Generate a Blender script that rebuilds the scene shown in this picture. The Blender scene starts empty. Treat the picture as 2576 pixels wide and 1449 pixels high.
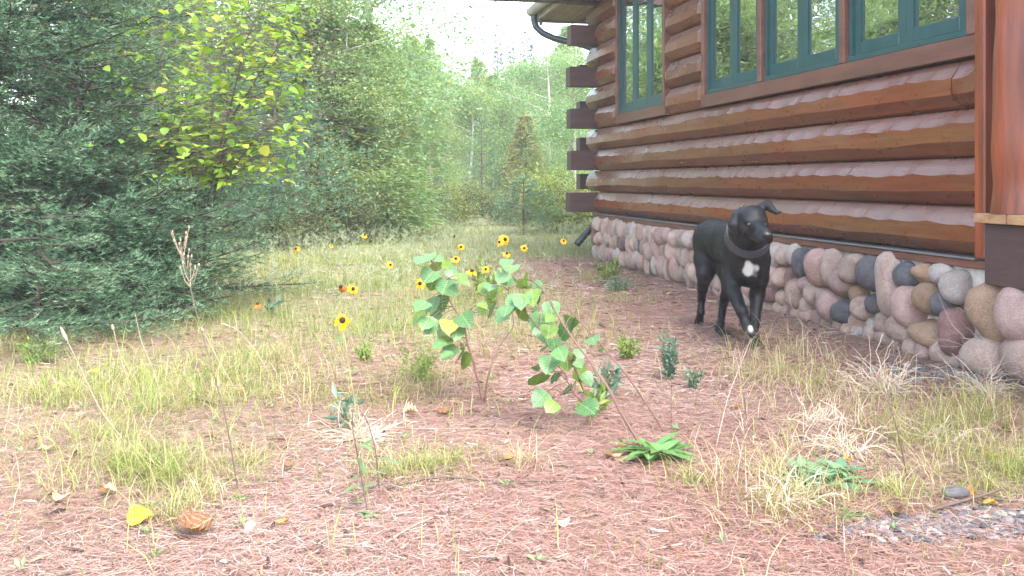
import bpy, math, random
import numpy as np
from mathutils import Vector, Matrix

# ------------------------------------------------------------------ camera, light, exposure
S = bpy.context.scene
F = 983.0          # focal length in pixels of a 1024 px wide frame
HV = 181.0         # row of the horizon in the 576 px high frame
CZ = 0.74          # camera height
cam = bpy.data.cameras.new('camera')
camo = bpy.data.objects.new('camera', cam)
S.collection.objects.link(camo)
camo.location = (0, 0, CZ)
camo.rotation_euler = (math.radians(90), 0, 0)
cam.sensor_width = 36.0
cam.lens = 36.0 * F / 1024.0
cam.shift_y = -(288.0 - HV) / 1024.0
cam.clip_start = 0.05
cam.clip_end = 2000
S.camera = camo
S.render.resolution_x, S.render.resolution_y = 1024, 576

SUN_AZ, SUN_EL = math.radians(150), math.radians(54)     # azimuth from +Y towards +X
W = bpy.data.worlds.new('World'); S.world = W; W.use_nodes = True
wn = W.node_tree.nodes; wl = W.node_tree.links
bg = wn['Background']
sky = wn.new('ShaderNodeTexSky'); sky.sky_type = 'NISHITA'; sky.sun_disc = False
sky.sun_elevation = SUN_EL; sky.sun_rotation = SUN_AZ
sky.air_density = 1.0; sky.dust_density = 1.5; sky.ozone_density = 1.0
hs = wn.new('ShaderNodeHueSaturation'); hs.inputs['Saturation'].default_value = 0.6      # thin overcast: paler than a clear sky
wl.new(sky.outputs[0], hs.inputs['Color']); wl.new(hs.outputs[0], bg.inputs[0]); bg.inputs[1].default_value = 0.15
sun = bpy.data.lights.new('sun', 'SUN'); sun.energy = 1.25; sun.angle = math.radians(35); sun.color = (1.0, 0.96, 0.90)
suno = bpy.data.objects.new('sun', sun); S.collection.objects.link(suno)
sd = Vector((math.sin(SUN_AZ) * math.cos(SUN_EL), math.cos(SUN_AZ) * math.cos(SUN_EL), math.sin(SUN_EL)))
suno.rotation_euler = (-sd).to_track_quat('-Z', 'Y').to_euler(); suno.location = sd * 40
S.view_settings.view_transform = 'Standard'; S.view_settings.look = 'None'
S.view_settings.exposure = 2.95; S.view_settings.gamma = 1.0
S.render.engine = 'CYCLES'
S.cycles.use_denoising = True
S.cycles.max_bounces = 6; S.cycles.transparent_max_bounces = 8; S.cycles.volume_bounces = 1
S.cycles.diffuse_bounces = 4; S.cycles.glossy_bounces = 3; S.cycles.transmission_bounces = 4
S.cycles.caustics_reflective = False; S.cycles.caustics_refractive = False
S.cycles.sample_clamp_indirect = 6.0

# ------------------------------------------------------------------ helpers
C = S.collection
rng = np.random.default_rng(7)
PI = math.pi

def gz(x, y):
    """height of the uneven ground"""
    x = np.asarray(x, float); y = np.asarray(y, float)
    return (0.012 * np.sin(1.7 * x + 0.6) * np.cos(1.3 * y) + 0.008 * np.sin(4.1 * x - 2.2 * y) + 0.005 * np.sin(7.3 * y + 3.1 * x + 1.0))

def at(u, v, Y):
    return np.array(((u - 512.0) / F * Y, Y, CZ - (v - HV) / F * Y))

def atd(x, y, Y):           # coordinates measured on the 2576 px wide view of the photograph
    return at(x * 0.39752, y * 0.39752, Y)

def gd(x, y):               # point on the ground seen there
    v = y * 0.39752; Y = CZ * F / (v - HV)
    p = at(x * 0.39752, v, Y); p[2] = float(gz(p[0], p[1])); return p

def tag(o, label=None, cat=None, group=None, kind=None):
    if label: o['label'] = label
    if cat: o['category'] = cat
    if group: o['group'] = group
    if kind: o['kind'] = kind
    return o

def empty(name, loc=(0, 0, 0), rz=0.0):
    o = bpy.data.objects.new(name, None); C.objects.link(o)
    o.location = loc; o.rotation_euler = (0, 0, rz); o.empty_display_size = 0.1
    return o

def mesh_data(name, V, Fs, mat=None, rnd=None, smooth=False, attrs=None):
    """Fs: list of (n,k) integer arrays"""
    V = np.asarray(V, np.float32)
    Fs = [np.asarray(f, np.int32) for f in (Fs if isinstance(Fs, list) else [Fs])]
    Fs = [f for f in Fs if len(f)]
    me = bpy.data.meshes.new(name)
    me.vertices.add(len(V)); me.vertices.foreach_set('co', V.ravel())
    nl = sum(f.size for f in Fs); npoly = sum(len(f) for f in Fs)
    me.loops.add(nl); me.polygons.add(npoly)
    me.loops.foreach_set('vertex_index', np.concatenate([f.ravel() for f in Fs]))
    tot = np.concatenate([np.full(len(f), f.shape[1], np.int32) for f in Fs])
    st = np.concatenate([[0], np.cumsum(tot)[:-1]]).astype(np.int32)
    me.polygons.foreach_set('loop_start', st)
    try: me.polygons.foreach_set('loop_total', tot)
    except Exception: pass
    me.polygons.foreach_set('use_smooth', np.full(npoly, bool(smooth)))
    if rnd is not None:
        a = me.attributes.new('rnd', 'FLOAT', 'POINT'); a.data.foreach_set('value', np.asarray(rnd, np.float32))
    for k, val in (attrs or {}).items():
        a = me.attributes.new(k, 'FLOAT', 'POINT'); a.data.foreach_set('value', np.asarray(val, np.float32))
    me.update(calc_edges=True)
    if mat: me.materials.append(mat)
    return me

def obj(name, me, parent=None, loc=None, rot=None, scale=None):
    o = bpy.data.objects.new(name, me); C.objects.link(o)
    if parent: o.parent = parent
    if loc is not None: o.location = loc
    if rot is not None: o.rotation_euler = rot
    if scale is not None: o.scale = (scale,) * 3 if isinstance(scale, (int, float)) else scale
    return o

class MB:
    """collects vertices and faces"""
    def __init__(s): s.V = []; s.F = {}; s.R = []; s.n = 0
    def add(s, V, Fs, r=0.5):
        V = np.asarray(V, float).reshape(-1, 3)
        if isinstance(Fs, list) and isinstance(Fs[0], list): Fs = np.array(Fs)
        for f in (Fs if isinstance(Fs, list) else [Fs]):
            f = np.asarray(f, int)
            if len(f): s.F.setdefault(f.shape[1], []).append(f + s.n)
        s.V.append(V); s.R.append(np.broadcast_to(np.asarray(r, float), (len(V),)).copy()); s.n += len(V)
        return s
    def box(s, x0, x1, y0, y1, z0, z1, r=0.5, bev=0.0):
        if bev <= 0:
            V = [(x, y, z) for x in (x0, x1) for y in (y0, y1) for z in (z0, z1)]
            return s.add(V, [[0, 1, 3, 2], [4, 6, 7, 5], [0, 4, 5, 1], [2, 3, 7, 6], [0, 2, 6, 4], [1, 5, 7, 3]], r)
        # chamfered box: octagonal section along the longest axis
        L = [(x1 - x0), (y1 - y0), (z1 - z0)]; ax = int(np.argmax(L)); o = [i for i in range(3) if i != ax]
        lo = [x0, y0, z0]; hi = [x1, y1, z1]
        a0, a1, b0, b1 = lo[o[0]], hi[o[0]], lo[o[1]], hi[o[1]]
        def ring(t, i):
            pts = [(a0 + bev + i, b0 + i), (a1 - bev - i, b0 + i), (a1 - i, b0 + bev + i), (a1 - i, b1 - bev - i), (a1 - bev - i, b1 - i), (a0 + bev + i, b1 - i), (a0 + i, b1 - bev - i), (a0 + i, b0 + bev + i)]
            out = []
            for a, b in pts:
                p = [0, 0, 0]; p[ax] = t; p[o[0]] = a; p[o[1]] = b; out.append(p)
            return out
        e = bev * 0.8
        V = ring(lo[ax], e) + ring(lo[ax] + e, 0) + ring(hi[ax] - e, 0) + ring(hi[ax], e)
        Q = []
        for k in range(3):
            for i in range(8): Q.append([k * 8 + i, k * 8 + (i + 1) % 8, (k + 1) * 8 + (i + 1) % 8, (k + 1) * 8 + i])
        caps = [list(range(7, -1, -1)), list(range(24, 32))]
        return s.add(V, [np.array(Q), np.array(caps)], r)
    def tube(s, pts, rad, sides=6, r=0.5, cap=True):
        P = np.asarray(pts, float); n = len(P); rad = np.broadcast_to(np.asarray(rad, float), (n,))
        T = np.gradient(P, axis=0); T /= np.linalg.norm(T, axis=1)[:, None] + 1e-9
        ref = np.array([0, 0, 1.0]) if abs(T[0][2]) < 0.9 else np.array([1.0, 0, 0])
        A = np.cross(T, ref); A /= np.linalg.norm(A, axis=1)[:, None] + 1e-9
        B = np.cross(T, A)
        th = np.arange(sides) * 2 * PI / sides
        V = P[:, None, :] + rad[:, None, None] * (A[:, None, :] * np.cos(th)[None, :, None] + B[:, None, :] * np.sin(th)[None, :, None])
        i = np.arange(n - 1)[:, None] * sides; j = np.arange(sides)[None, :]; j2 = (j + 1) % sides
        Q = np.stack([i + j, i + j2, i + sides + j2, i + sides + j], -1).reshape(-1, 4)
        fs = [Q]
        if cap: fs.append(np.array([list(range(sides))[::-1], [(n - 1) * sides + k for k in range(sides)]]))
        return s.add(V.reshape(-1, 3), fs, r)
    def data(s, name, mat, smooth=False):
        return mesh_data(name, np.concatenate(s.V), [np.concatenate(v) for v in s.F.values()], mat, np.concatenate(s.R), smooth)
    def build(s, name, mat, parent=None, smooth=False, loc=None):
        return obj(name, s.data(name, mat, smooth), parent, loc)

def orth(N):
    """two unit vectors orthogonal to each row of N, turned at random"""
    N = N / (np.linalg.norm(N, axis=1)[:, None] + 1e-9)
    R = rng.normal(size=N.shape); A = np.cross(N, R); A /= np.linalg.norm(A, axis=1)[:, None] + 1e-9
    return A, np.cross(N, A)

def cards(P, D, N, L, Wd, r, fold=0.15):
    """leaf shaped cards: P base, D direction, N normal, L length, Wd width -> V, quads, r"""
    n = len(P)
    D = D / (np.linalg.norm(D, axis=1)[:, None] + 1e-9)
    Sd = np.cross(D, N); Sd /= np.linalg.norm(Sd, axis=1)[:, None] + 1e-9
    Nn = np.cross(Sd, D)
    L = np.broadcast_to(L, (n,))[:, None]; Wd = np.broadcast_to(Wd, (n,))[:, None]
    a = P; b = P + D * L * 0.45 + Sd * Wd * 0.5 + Nn * Wd * fold; c = P + D * L; d = P + D * L * 0.45 - Sd * Wd * 0.5 + Nn * Wd * fold
    V = np.stack([a, b, c, d], 1).reshape(-1, 3)
    i = np.arange(n)[:, None] * 4
    T = np.concatenate([i + np.array([0, 1, 2]), i + np.array([0, 2, 3])])
    return V, T, np.repeat(r, 4)

def needles(P, D, L, Wd, r):
    """thin triangles"""
    n = len(P)
    A, B = orth(D)
    L = np.broadcast_to(L, (n,))[:, None]; Wd = np.broadcast_to(Wd, (n,))[:, None]
    Dn = D / (np.linalg.norm(D, axis=1)[:, None] + 1e-9)
    V = np.stack([P - A * Wd * 0.5, P + A * Wd * 0.5, P + Dn * L], 1).reshape(-1, 3)
    return V, np.arange(n * 3).reshape(n, 3), np.repeat(r, 3)

def blades(P, H, lean, az, Wd, r, curl=1.0):
    """grass blades: three segments bending over"""
    n = len(P)
    ld = np.stack([np.cos(az), np.sin(az), np.zeros(n)], 1)
    sd_ = np.stack([-np.sin(az + rng.normal(0, 0.9, n)), np.cos(az), np.zeros(n)], 1)
    sd_ /= np.linalg.norm(sd_, axis=1)[:, None] + 1e-6
    vs = []
    for t, w in ((0, 1.0), (0.36, 0.85), (0.7, 0.55)):
        p = P + ld * (H * lean * t ** 1.8)[:, None] + np.array([0, 0, 1.0]) * (H * (t - 0.35 * np.minimum(lean, 1.4) * curl * t ** 2.4))[:, None]
        vs += [p - sd_ * (Wd * w * 0.5)[:, None], p + sd_ * (Wd * w * 0.5)[:, None]]
    t = 1.0
    vs.append(P + ld * (H * lean)[:, None] + np.array([0, 0, 1.0]) * (H * (1 - 0.35 * np.minimum(lean, 1.4) * curl))[:, None])
    V = np.stack(vs, 1).reshape(-1, 3)
    i = np.arange(n)[:, None] * 7
    Q = np.concatenate([i + np.array([0, 1, 3, 2]), i + np.array([2, 3, 5, 4])]); T = i + np.array([4, 5, 6])
    return V, [Q, T], np.repeat(r, 7)

# ------------------------------------------------------------------ materials
def nmat(name):
    m = bpy.data.materials.new(name); m.use_nodes = True
    nt = m.node_tree; b = nt.nodes['Principled BSDF']
    return m, nt, b

def ramp(nt, src, stops):
    r = nt.nodes.new('ShaderNodeValToRGB')
    e = r.color_ramp.elements
    while len(e) > 1: e.remove(e[-1])
    e[0].position = stops[0][0]; e[0].color = (*stops[0][1], 1)
    for p, c in stops[1:]:
        k = e.new(p); k.color = (*c, 1)
    nt.links.new(src, r.inputs[0]); return r.outputs[0]

def noise(nt, scale, vec=None, detail=4, rough=0.55, coord='Object', stretch=None):
    n = nt.nodes.new('ShaderNodeTexNoise'); n.inputs['Scale'].default_value = scale; n.inputs['Detail'].default_value = detail; n.inputs['Roughness'].default_value = rough
    tc = nt.nodes.new('ShaderNodeTexCoord'); src = tc.outputs[coord]
    if stretch:
        mp = nt.nodes.new('ShaderNodeMapping'); mp.inputs['Scale'].default_value = stretch; nt.links.new(src, mp.inputs[0]); src = mp.outputs[0]
    nt.links.new(src, n.inputs['Vector']); return n

def mixc(nt, fac, a, b, mode='MIX'):
    m = nt.nodes.new('ShaderNodeMix'); m.data_type = 'RGBA'; m.blend_type = mode
    for sock, val in ((m.inputs[0], fac), (m.inputs[6], a), (m.inputs[7], b)):
        if hasattr(val, 'links'): nt.links.new(val, sock)
        else: sock.default_value = val if isinstance(val, (int, float)) else (*val, 1)
    return m.outputs[2]

def bump(nt, b, src, strength, dist=0.01):
    k = nt.nodes.new('ShaderNodeBump'); k.inputs['Strength'].default_value = strength; k.inputs['Distance'].default_value = dist
    nt.links.new(src, k.inputs['Height']); nt.links.new(k.outputs[0], b.inputs['Normal'])

def foliage(name, stops, trans=0.4, rough=0.5, spec=0.35, attr=True, tint=None, veins=False):
    m, nt, b = nmat(name)
    if attr:
        a = nt.nodes.new('ShaderNodeAttribute'); a.attribute_name = 'rnd'; src = a.outputs['Fac']
    else:
        a = nt.nodes.new('ShaderNodeObjectInfo'); src = a.outputs['Random']
    col = ramp(nt, src, stops)
    if tint:      # slow change of colour through the plant
        n = noise(nt, tint[0], detail=2)
        f = nt.nodes.new('ShaderNodeMapRange'); f.inputs[1].default_value = 0.5; f.inputs[2].default_value = 0.68
        nt.links.new(n.outputs['Fac'], f.inputs[0])
        mm = nt.nodes.new('ShaderNodeMath'); mm.operation = 'MULTIPLY'; mm.inputs[1].default_value = tint[2]; nt.links.new(f.outputs[0], mm.inputs[0])
        col = mixc(nt, mm.outputs[0], col, tint[1])
    if veins:
        tc = nt.nodes.new('ShaderNodeTexCoord'); sx = nt.nodes.new('ShaderNodeSeparateXYZ'); nt.links.new(tc.outputs['Object'], sx.inputs[0])
        def mth(op, a, b_=None):
            q = nt.nodes.new('ShaderNodeMath'); q.operation = op
            for i_, v_ in enumerate((a, b_)):
                if v_ is None: continue
                if hasattr(v_, 'links'): nt.links.new(v_, q.inputs[i_])
                else: q.inputs[i_].default_value = v_
            return q.outputs[0]
        ay = mth('ABSOLUTE', sx.outputs['Y']); side_ = mth('LESS_THAN', mth('FRACT', mth('MULTIPLY', mth('SUBTRACT', sx.outputs['X'], mth('MULTIPLY', ay, 0.8)), 6.5)), 0.13)
        vein = mth('MAXIMUM', side_, mth('LESS_THAN', ay, 0.022)); blot = noise(nt, 3.5, detail=5, rough=0.7)
        col = mixc(nt, 1.0, col, ramp(nt, blot.outputs['Fac'], [(0.35, (0.72, 0.74, 0.7)), (0.65, (1.18, 1.15, 1.1))]), 'MULTIPLY')
        col = mixc(nt, mth('MULTIPLY', vein, 0.4), col, (0.30, 0.38, 0.16))
    nt.links.new(col, b.inputs['Base Color'])
    b.inputs['Roughness'].default_value = rough; b.inputs['Specular IOR Level'].default_value = spec
    if trans > 0:
        t = nt.nodes.new('ShaderNodeBsdfTranslucent'); mx = nt.nodes.new('ShaderNodeMixShader')
        warm = mixc(nt, 1.0, col, (1.25, 1.15, 0.55), 'MULTIPLY')
        nt.links.new(warm, t.inputs[0])
        mx.inputs[0].default_value = trans
        nt.links.new(b.outputs[0], mx.inputs[1]); nt.links.new(t.outputs[0], mx.inputs[2])
        nt.links.new(mx.outputs[0], nt.nodes['Material Output'].inputs[0])
    return m

def plain(name, col, rough=0.6, spec=0.4, var=0.25, scale=6.0, stretch=None, bmp=0.0, bscale=60.0, objvar=0.0, metal=0.0):
    m, nt, b = nmat(name)
    n = noise(nt, scale, stretch=stretch, detail=6)
    lo = tuple(c * (1 - var) for c in col); hi = tuple(min(1, c * (1 + var)) for c in col)
    c = ramp(nt, n.outputs['Fac'], [(0.3, lo), (0.7, hi)])
    if objvar:
        oi = nt.nodes.new('ShaderNodeObjectInfo')
        rr = ramp(nt, oi.outputs['Random'], [(0, (1 - objvar,) * 3), (1, (1 + objvar,) * 3)])
        c = mixc(nt, 1.0, c, rr, 'MULTIPLY')
    nt.links.new(c, b.inputs['Base Color'])
    b.inputs['Roughness'].default_value = rough; b.inputs['Specular IOR Level'].default_value = spec; b.inputs['Metallic'].default_value = metal
    if bmp:
        n2 = noise(nt, bscale, stretch=stretch, detail=5); bump(nt, b, n2.outputs['Fac'], bmp, 0.004)
    return m

def log_material():
    m, nt, b = nmat('stained_log')
    g = noise(nt, 3.0, stretch=(0.9, 14, 14), detail=8, rough=0.65)
    big = noise(nt, 1.6, stretch=(0.7, 2, 3), detail=3)
    grain = ramp(nt, g.outputs['Fac'], [(0.25, (0.085, 0.028, 0.012)), (0.5, (0.135, 0.049, 0.018)), (0.75, (0.185, 0.076, 0.026))])
    oi = nt.nodes.new('ShaderNodeObjectInfo')
    shade = ramp(nt, oi.outputs['Random'], [(0, (0.78, 0.7, 0.68)), (0.5, (1, 1, 1)), (1, (1.15, 1.2, 1.15))])
    c = mixc(nt, 1.0, grain, shade, 'MULTIPLY')
    red = ramp(nt, big.outputs['Fac'], [(0.42, (0, 0, 0)), (0.62, (1, 1, 1))])
    c = mixc(nt, red, c, mixc(nt, 1.0, c, (1.15, 0.72, 0.62), 'MULTIPLY'))
    # knots and cracks
    kn = noise(nt, 9, detail=2, stretch=(1, 1.6, 1.6)); kf = ramp(nt, kn.outputs['Fac'], [(0.70, (0, 0, 0)), (0.76, (1, 1, 1))])
    c = mixc(nt, kf, c, (0.045, 0.018, 0.012))
    # sky sheen painted into the colour of the hewn upper facets (attribute = mask)
    a = nt.nodes.new('ShaderNodeAttribute'); a.attribute_name = 'sky_sheen'
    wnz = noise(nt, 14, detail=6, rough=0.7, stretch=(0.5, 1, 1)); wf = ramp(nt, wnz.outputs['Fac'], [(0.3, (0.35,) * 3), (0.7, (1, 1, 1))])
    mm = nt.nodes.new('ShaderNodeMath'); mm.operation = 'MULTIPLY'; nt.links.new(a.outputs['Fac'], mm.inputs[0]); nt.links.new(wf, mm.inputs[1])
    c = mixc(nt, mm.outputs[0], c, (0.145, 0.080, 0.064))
    nt.links.new(c, b.inputs['Base Color'])
    b.inputs['Roughness'].default_value = 0.36; b.inputs['Specular IOR Level'].default_value = 0.55
    rr = ramp(nt, wnz.outputs['Fac'], [(0.3, (0.22,) * 3), (0.7, (0.42,) * 3)]); nt.links.new(rr, b.inputs['Roughness'])
    bump(nt, b, g.outputs['Fac'], 0.35, 0.006)
    return m

M = {}
M['log'] = log_material()
M['tail'] = plain('dark_beam', (0.058, 0.027, 0.024), 0.5, 0.4, 0.3, 3, (6, 1, 8), 0.3, 30)
M['trim'] = plain('brown_trim', (0.135, 0.058, 0.040), 0.45, 0.4, 0.28, 2.5, (1, 6, 6), 0.3, 25, 0.12)
M['post'] = plain('red_post', (0.185, 0.043, 0.016), 0.40, 0.5, 0.5, 6, (3, 3, 0.35), 0.7, 10)
M['green'] = plain('green_frame', (0.017, 0.064, 0.066), 0.4, 0.5, 0.15, 8, None, 0.05, 60)
M['flash'] = plain('flashing', (0.13, 0.125, 0.12), 0.5, 0.5, 0.2, 9)
M['mortar'] = plain('mortar', (0.42, 0.39, 0.36), 0.9, 0.2, 0.25, 18, None, 0.6, 90)
M['rim'] = plain('deck_rim', (0.060, 0.034, 0.030), 0.6, 0.35, 0.25, 5, (1, 5, 5), 0.3, 30)
M['plank'] = plain('deck_plank', (0.30, 0.17, 0.085), 0.65, 0.3, 0.3, 14, (1, 1, 3), 0.4, 50, 0.15)
M['soffit'] = plain('soffit_board', (0.34, 0.25, 0.17), 0.6, 0.3, 0.2, 5, (0.6, 6, 6), 0.2, 30, 0.12)
M['fascia'] = plain('fascia', (0.42, 0.38, 0.33), 0.6, 0.35, 0.15, 5)
M['gutter'] = plain('gutter_metal', (0.020, 0.026, 0.032), 0.35, 0.5, 0.2, 8)
M['shingle'] = plain('roof_shingle', (0.07, 0.065, 0.06), 0.9, 0.2, 0.35, 12, None, 0.5, 60)
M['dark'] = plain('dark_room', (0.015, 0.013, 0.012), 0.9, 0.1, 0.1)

def glass_material():
    m, nt, b = nmat('window_glass')
    b.inputs['Base Color'].default_value = (0.010, 0.014, 0.012, 1); b.inputs['Roughness'].default_value = 0.05
    g = nt.nodes.new('ShaderNodeBsdfGlossy'); g.inputs['Roughness'].default_value = 0.012; g.inputs[0].default_value = (0.9, 0.95, 0.92, 1)
    lw = nt.nodes.new('ShaderNodeFresnel'); lw.inputs[0].default_value = 2.4
    mr = nt.nodes.new('ShaderNodeMapRange'); mr.inputs[1].default_value = 0.0; mr.inputs[2].default_value = 0.5; mr.inputs[3].default_value = 0.40; mr.inputs[4].default_value = 0.95
    nt.links.new(lw.outputs[0], mr.inputs[0])
    n = noise(nt, 3.0, detail=1, stretch=(0.8, 1.0, 3.2)); k = nt.nodes.new('ShaderNodeBump'); k.inputs['Strength'].default_value = 0.10; k.inputs['Distance'].default_value = 0.03
    nt.links.new(n.outputs['Fac'], k.inputs['Height']); nt.links.new(k.outputs[0], g.inputs['Normal'])
    mx = nt.nodes.new('ShaderNodeMixShader'); nt.links.new(mr.outputs[0], mx.inputs[0]); nt.links.new(b.outputs[0], mx.inputs[1]); nt.links.new(g.outputs[0], mx.inputs[2])
    nt.links.new(mx.outputs[0], nt.nodes['Material Output'].inputs[0])
    return m
M['glass'] = glass_material()

def ground_material():
    m, nt, b = nmat('needle_litter_ground')
    n1 = noise(nt, 28, detail=8, rough=0.75); n2 = noise(nt, 1.3, detail=5, rough=0.6); n3 = noise(nt, 130, detail=4, rough=0.7, stretch=(1, 0.35, 1))
    c1 = ramp(nt, n1.outputs['Fac'], [(0.28, (0.09, 0.048, 0.038)), (0.48, (0.21, 0.118, 0.095)), (0.62, (0.29, 0.185, 0.155)), (0.78, (0.36, 0.29, 0.25))])
    c2 = ramp(nt, n3.outputs['Fac'], [(0.3, (0.55, 0.5, 0.5)), (0.7, (1.25, 1.25, 1.25))])
    c = mixc(nt, 1.0, c1, c2, 'MULTIPLY')
    gr = ramp(nt, n2.outputs['Fac'], [(0.45, (0, 0, 0)), (0.62, (1, 1, 1))])
    gm = nt.nodes.new('ShaderNodeAttribute'); gm.attribute_name = 'green'
    c = mixc(nt, gm.outputs['Fac'], c, ramp(nt, n1.outputs['Fac'], [(0.3, (0.10, 0.115, 0.05)), (0.7, (0.26, 0.28, 0.14))]))
    mf = nt.nodes.new('ShaderNodeMath'); mf.operation = 'MULTIPLY'; mf.inputs[1].default_value = 0.25; nt.links.new(gr, mf.inputs[0])
    c = mixc(nt, mf.outputs[0], c, (0.26, 0.22, 0.15))
    nt.links.new(c, b.inputs['Base Color']); b.inputs['Roughness'].default_value = 0.95; b.inputs['Specular IOR Level'].default_value = 0.15
    bump(nt, b, n1.outputs['Fac'], 0.8, 0.02)
    return m
M['ground'] = ground_material()

# ------------------------------------------------------------------ layout of the cabin wall
CX, CY = 0.83, 9.4
DX, DY = 0.1897, -0.9819
HROT = math.atan2(DY, DX)
def wall_s(u):
    k = (u - 512.0) / F
    return (k * CY - CX) / (DX - k * DY)
def to_wall(u, v):          # wall plane coordinates (x along, z up) of a pixel
    s = wall_s(u); Y = CY + DY * s
    return s, CZ - (v - HV) / F * Y
def wall_n(x, y):           # distance in front of the wall
    return (np.asarray(x) - CX) * -0.9819 + (np.asarray(y) - CY) * -0.1897
def wall_along(x, y):
    return (np.asarray(x) - CX) * DX + (np.asarray(y) - CY) * DY

# ------------------------------------------------------------------ ground
def greenness(x, y):
    n = wall_n(x, y); s = wall_along(x, y)
    bare = np.clip((1.75 - n) / 0.9, 0, 1) * np.clip((s + 0.6) / 1.2, 0, 1)
    far = np.clip((y - 4.0 - 0.9 * np.clip(x, -0.5, 1.2) + 0.35 * np.sin(1.9 * x + 0.4)) / 1.5, 0, 1)
    left = np.clip((0.75 - x - 0.28 * y + 0.3 * np.sin(2.2 * y)) / 0.9, 0, 1) * 0.55 * np.clip((y - 1.9) / 0.8, 0.15, 1)
    return np.clip(np.maximum(far, left) * (1 - bare), 0, 1)

def build_ground():
    xs = np.concatenate([-np.geomspace(200, 6.2, 22), np.arange(-6, 6.01, 0.1), np.geomspace(6.2, 200, 22)])
    ys = np.concatenate([-np.geomspace(100, 2.2, 12), np.arange(-2, 16.01, 0.1), np.geomspace(16.3, 300, 26)])
    X, Yg = np.meshgrid(xs, ys)
    V = np.stack([X, Yg, gz(X, Yg)], -1).reshape(-1, 3)
    nx, ny = len(xs), len(ys)
    i = (np.arange(ny - 1)[:, None] * nx + np.arange(nx - 1)[None, :]).ravel()
    Q = np.stack([i, i + 1, i + 1 + nx, i + nx], 1)
    o = obj('ground', mesh_data('ground', V, Q, M['ground'], smooth=True, attrs={'green': greenness(V[:, 0], V[:, 1]) * 0.75}))
    tag(o, 'uneven ground of red pine needle litter and thin meadow', kind='structure')
build_ground()

# ------------------------------------------------------------------ log cabin
cabin = empty('log_cabin', (CX, CY, 0), HROT)
tag(cabin, 'brown log cabin with green windows on a cobblestone foundation', 'cabin')
Z0 = 0.438; CO = 0.2          # bottom of the first course, course height

def log_mesh(x0, x1, z0, seed, end0=True, end1=True, depth=0.060):
    r = np.random.default_rng(seed)
    n = max(3, int((x1 - x0) / 0.035)); xs = np.linspace(x0, x1, n)
    def scallop(lo, hi, amp):
        # hewn boundary: a chain of shallow arcs
        k = [x0 - 0.1]
        while k[-1] < x1 + 0.1: k.append(k[-1] + r.uniform(lo, hi))
        k = np.array(k); lev = r.uniform(-0.5, 0.5, len(k))
        j = np.clip(np.searchsorted(k, xs) - 1, 0, len(k) - 2)
        t = (xs - k[j]) / (k[j + 1] - k[j])
        return amp * (-(np.sin(t * PI) * 0.75) + lev[j] * (1 - t) + lev[j + 1] * t + 0.35)
    wob = lambda a: a * np.interp(xs, np.linspace(x0, x1, max(3, int((x1 - x0) / 0.30))), r.normal(size=max(3, int((x1 - x0) / 0.30))))
    rows_z = [0.002 + 0 * xs, 0.012 + 0 * xs, 0.060 + wob(0.004), 0.128 + scallop(0.08, 0.32, 0.011) + wob(0.004), 0.192 + 0 * xs, 0.198 + 0 * xs]
    rows_y = [0.004 + 0 * xs, -0.014 + 0 * xs, -depth + wob(0.002), -depth * 0.96 + wob(0.002), -0.012 + 0 * xs, 0.004 + 0 * xs]
    if end0: ty = np.clip((xs - x0) / 0.05, 0, 1) ** 0.5
    else: ty = np.ones(n)
    if end1: ty = ty * np.clip((x1 - xs) / 0.03, 0, 1) ** 0.5
    ty = 0.35 + 0.65 * ty
    V = []; sky_sheen = []
    for q in range(6):
        y = rows_y[q] * np.where(rows_y[q] < 0, ty, 1)
        V.append(np.stack([xs, y, z0 + rows_z[q]], 1)); sky_sheen.append(np.full(n, [0, 0, 0, 0, 1, 1][q], float))
    V.append(np.stack([xs, np.full(n, 0.12), np.full(n, z0 + 0.002)], 1)); V.append(np.stack([xs, np.full(n, 0.12), np.full(n, z0 + 0.198)], 1))
    # split the upper facet from the face so that the painted sheen stops at the hewn edge
    V.append(V[3].copy() + np.array([0, 0, 0.0002])); sky_sheen += [np.zeros(n)] * 2 + [np.ones(n)]
    V = np.concatenate(V)
    order = [(0, 1), (1, 2), (2, 3), (8, 4), (4, 5), (5, 7), (6, 0)]
    i = np.arange(n - 1)
    Q = np.concatenate([np.stack([a * n + i, a * n + i + 1, b * n + i + 1, b * n + i], 1) for a, b in order])
    caps = np.array([[6 * n, 0 * n, 1 * n, 2 * n, 3 * n, 4 * n, 5 * n, 7 * n], [7 * n + n - 1, 5 * n + n - 1, 4 * n + n - 1, 3 * n + n - 1, 2 * n + n - 1, 1 * n + n - 1, n - 1, 6 * n + n - 1]])
    return mesh_data('log', V, [Q, caps], M['log'], attrs={'sky_sheen': np.concatenate(sky_sheen)})

WIN = [(0.69, 1.96, 3), (2.70, 3.635, 2), (3.635, 4.58, 2), (4.58, 5.575, 2)]
sd_ = 100
for k in range(10):
    z0 = Z0 + CO * k
    x_start = -0.30 if k % 2 else 0.0
    if k < 4:
        cuts = {0: [], 1: [0.34, 1.28], 2: [1.18], 3: [5.45]}[k]
        ends = [x_start] + cuts + [5.6]
        for a, b in zip(ends[:-1], ends[1:]):
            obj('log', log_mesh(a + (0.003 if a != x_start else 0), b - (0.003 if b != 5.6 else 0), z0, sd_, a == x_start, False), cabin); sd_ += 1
    else:
        for a, b in ((x_start, 0.685), (1.965, 2.695)):
            obj('log', log_mesh(a, b, z0, sd_, True, True), cabin); sd_ += 1
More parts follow.
